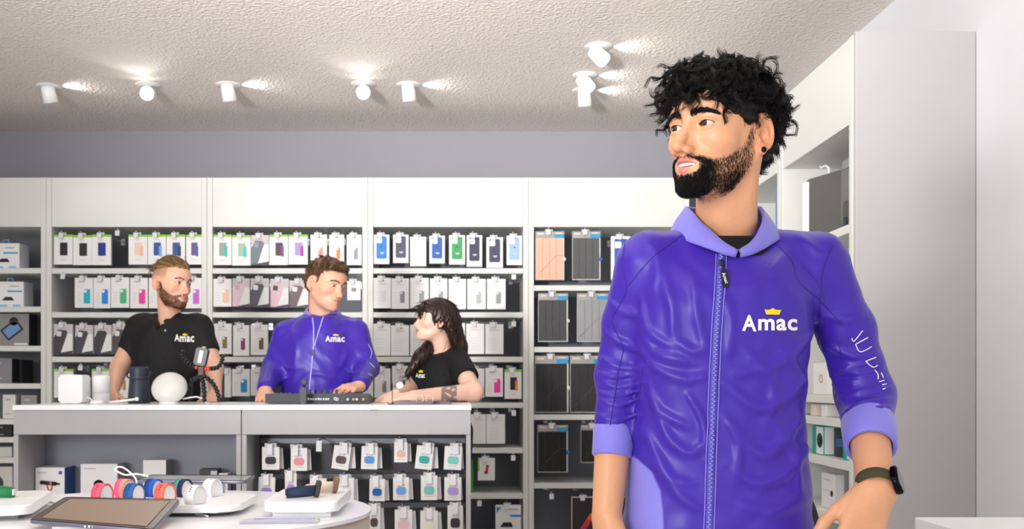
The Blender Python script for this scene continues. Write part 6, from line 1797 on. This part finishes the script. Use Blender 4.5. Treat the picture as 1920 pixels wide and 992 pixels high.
    seam_on(fs, [(588, 650), (585, 680), (582, 710), (578, 760)], 4.1, .0034, sj, 'zip', zl, .001)
    p = trace(fs, [(588, 662)], 4.1, .005)[0]; MB().rbox(.010, .030, .005, .003, T(*p), bev=.001).build('zip_pull', paint('#17163a'), sj)
    for px in ([(566, 598), (545, 618), (522, 634)], [(630, 600), (648, 615), (656, 630)]): seam_on(fs, px, 4.1, .0014, sj)
    for px in ([(690, 645), (697, 660), (694, 672)], [(693, 680), (702, 690)], [(690, 700), (700, 706)]): seam_on(fs, px, 4.1, .0009, sj, 'sleeve_lettering', mat('white_embroidery', '#f1efe9', .6), .001, 3)
    logo_on(fs, (610, 619.5, 630, 641), (620, 646, 632.5, 641.5), [(624, 627), (626, 628), (629, 626.3), (632.5, 628), (635, 627), (634, 630.5), (625, 630.2)], 4.1, .002, sj)
    ts = lambda P: np.maximum(cap(P, nb + np.array((0, 0, .02)), nb + np.array((0, -.012, -.09)), .060, .098), P[:, 2] - (nb[2] - .050))
    V, F = surface(ts, nb - (.12, .12, .12), nb + (.12, .12, .05), .005); mesh_np('t_shirt', V, F, mat('violet_cotton', '#3d2fb0', .85), root)
    legs(root, P_(601, 0)[0], d + .02, 0)

def build_woman():
    d = 4.64; P_ = lambda px, py, dd=0.0: np.array(W(px, py, d + dd))
    root = empty('person', (P_(822, 0)[0], d + .03, 0)); tag(root, 'woman with long dark brown hair in black T-shirt resting her forearm on the counter', 'person')
    h = dict(skin='#eec2ab', flush='#e8a590', lips='#c77671', fem=1.0, jaw=.90, nose=.86, hair='#2c1a13', eye_open=.8, gaze=(0, 1, .1), iris='#3a2a20')
    hc = P_(817, 601, 0); R = rot(-80, 6, 0); hs = .90; nb = P_(832, 664, .03)
    f, V, F, L, c, hb = staff_head(root, h, hc, R, hs, nb, neck=(.046, .050))
    sh = P_(856, 672, -.03); el = np.array(W(888, 735, 4.36)); wr = np.array(W(776, 748, 4.16)); el[2] = ZC + .047; wr[2] = ZC + .032
    sh2 = P_(795, 672, .10); el2 = P_(775, 730, .0); wr2 = np.array(W(742, 744, 4.26)); wr2[2] = ZC + .035
    a1 = [(sh, el, .046, .041, .02), (el, wr, .041, .024, .03)] + hand_prims(wr, (-1, -.08, -.12), (0, -.3, 1), (0, 1, .1), .86, (.16, .16, .18, .2))
    a2 = [(sh2, el2, .045, .038, .02), (el2, wr2, .037, .024, .03)] + hand_prims(wr2, (-.6, -.8, -.25), (0, -.3, 1), (.8, -.6, .1), .86, (.2, .2, .2, .2))
    def tattoo(V, c):
        m = el + (wr - el) * .42; q = V - m
        k = (np.abs(q[:, 0]) < .034) & (np.linalg.norm(q, axis=1) < .075) & (np.sin(q[:, 0] * 190 + 2 * np.sin(q[:, 2] * 160)) + np.sin(q[:, 2] * 210 + q[:, 0] * 70) > -1.1)
        c[k] = np.array(srgb('#8d7a72')[:3]); return c
    skin_pieces(root, (V, F, c), (a1, a2), h['skin'], tattoo); brows(h, hc, R, hs, root, '#2c1a13')
    # long hair: crown with fringe, curtain down the back, lock over the shoulder
    def scalp(L):
        y, z = L[:, 1], L[:, 2]; line = np.interp(y, [-.12, -.03, .0, .018, .034, .055, .085, .11], [-.14, -.14, -.06, -.03, .020, .030, .032, .032]); return z - line
    def crown(L):
        dd = ell(L, (0, -.012, .030), (.086, .110, .094)); dd = smin(dd, ell(L, (0, .062, .050), (.056, .040, .030)), .02)
        return smax(dd, -scalp(L) * .9, .010)
    inv = lambda p: ((np.asarray(p) - hc) @ R) / hs
    back = [(inv(P_(846, 606, .0)), inv(P_(862, 650, .02))), (inv(P_(862, 650, .02)), inv(P_(872, 692, .04)))]
    lock = [(inv(P_(812, 640, .05)), inv(P_(790, 668, -.03))), (inv(P_(790, 668, -.03)), inv(P_(764, 700, -.06)))]
    def hairf(L):
        dd = crown(L)
        q = cap(L, back[0][0], back[0][1], .052, .040); q = smin(q, cap(L, back[1][0], back[1][1], .040, .012), .02)
        q = smin(q, cap(L, inv(P_(838, 600, -.09)), inv(P_(852, 640, -.07)), .022, .012), .02)
        dd = smin(dd, q, .03)
        e = cap(L, lock[0][0], lock[0][1], .030, .038); e = smin(e, cap(L, lock[1][0], lock[1][1], .036, .014), .02)
        dd = np.minimum(dd, e)
        return dd + .0022 * np.sin(L[:, 0] * 210 + L[:, 1] * 240 + 2 * np.sin(L[:, 2] * 40))
    HV, HF = surface(hairf, (-.20, -.24, -.36), (.20, .20, .16), .0042)
    HN = grad(hairf, HV)
    up = HV[:, 2] > .02
    fl_ = lambda p: np.array((0, 0, -1.0)) + (np.array((p[0] * 6, .5 if p[1] > .02 else -.6, 0)) if p[2] > .03 else np.array((0, -.1, 0)))
    A = hair_lines(420, 10, HV, HN, fl_, lambda p: .05, lambda p: .0010, .5, .0022, K=7, seed=3, R=.14, lift=-.0015, jitter=.08)
    SV, SF = strands(A, .0006, .0003); V, F = join([(HV, HF), (SV, SF)])
    o = mesh_np('hair', to_world(V, hc, R, hs), F, mat('hair_2c1a13', '#2a1711', .38, spec=.5, noise=(50, .3)), root); o['label'] = 'long dark brown hair with a fringe'
    rows = smooth_rows([(.86, .160, .120, 0), (.98, .140, .110, 0), (1.08, .145, .122, .008), (1.16, .155, .128, .012), (1.24, .150, .110, 0), (1.275, .110, .085, 0), (1.30, .07, .06, 0)])
    tor = torso_field((P_(824, 0)[0], d + .03, 0), rot(-46, 0, 0), rows)
    def tee(P):
        q = tor(P)
        for a, b, r_ in ((sh, el, .056), (sh2, el2, .054)):
            q = smin(q, cap(P, nb + np.array((0, 0, -.045)), a, .045, .050), .04)
            e = a + (b - a) * .62; sl = cap(P, a, e, r_, r_ + .004); ax = (b - a) / np.linalg.norm(b - a)
            q = smin(q, smax(sl, (P - e.astype(f32)) @ ax.astype(f32), .006), .02)
        nk = cap(P, nb + np.array((0, 0, .05)), nb + np.array((-.012, -.012, -.045)), .058, .064)
        return smax(q, -nk, .006)
    fs, SV, SF = garment(tee, .0055, (P_(730, 0)[0], 4.36, .86), (P_(925, 0)[0], 4.90, 1.36), .002)
    tj = mesh_np('t_shirt', SV, SF, mat('black_jersey', '#06070a', .8), root); tj['label'] = 'black T-shirt'
    logo_on(fs, (780, 785, 700, 708), (785.5, 797, 702, 709), [(785, 694.5), (787, 696), (789.5, 693.5), (792, 696), (794, 694.5), (793, 699), (786, 699)], 4.1, .002, tj)
    ch = cap  # chest skin inside the neckline
    pr = [(nb + np.array((0, 0, -.01)), nb + np.array((-.012, -.012, -.075)), .056, .075, .02)]
    lo, hi = bounds(pr); V, F = surface(limb_field(pr), lo, hi, .004); mesh_np('chest', V, F, mat('skin_chest', h['skin'], .45, sss=.1), root)
    seam = [P_(838, 640, -.06), P_(832, 655, -.075), P_(822, 668, -.085)]
    MB().tube([tuple(p) for p in dense(seam, .004)], .0012, 6).build('necklace', paint('#3a2a22'), root)
    legs(root, P_(830, 0)[0], d + .06, -46)

build_main()
build_polo_man()
build_clerk()
build_woman()
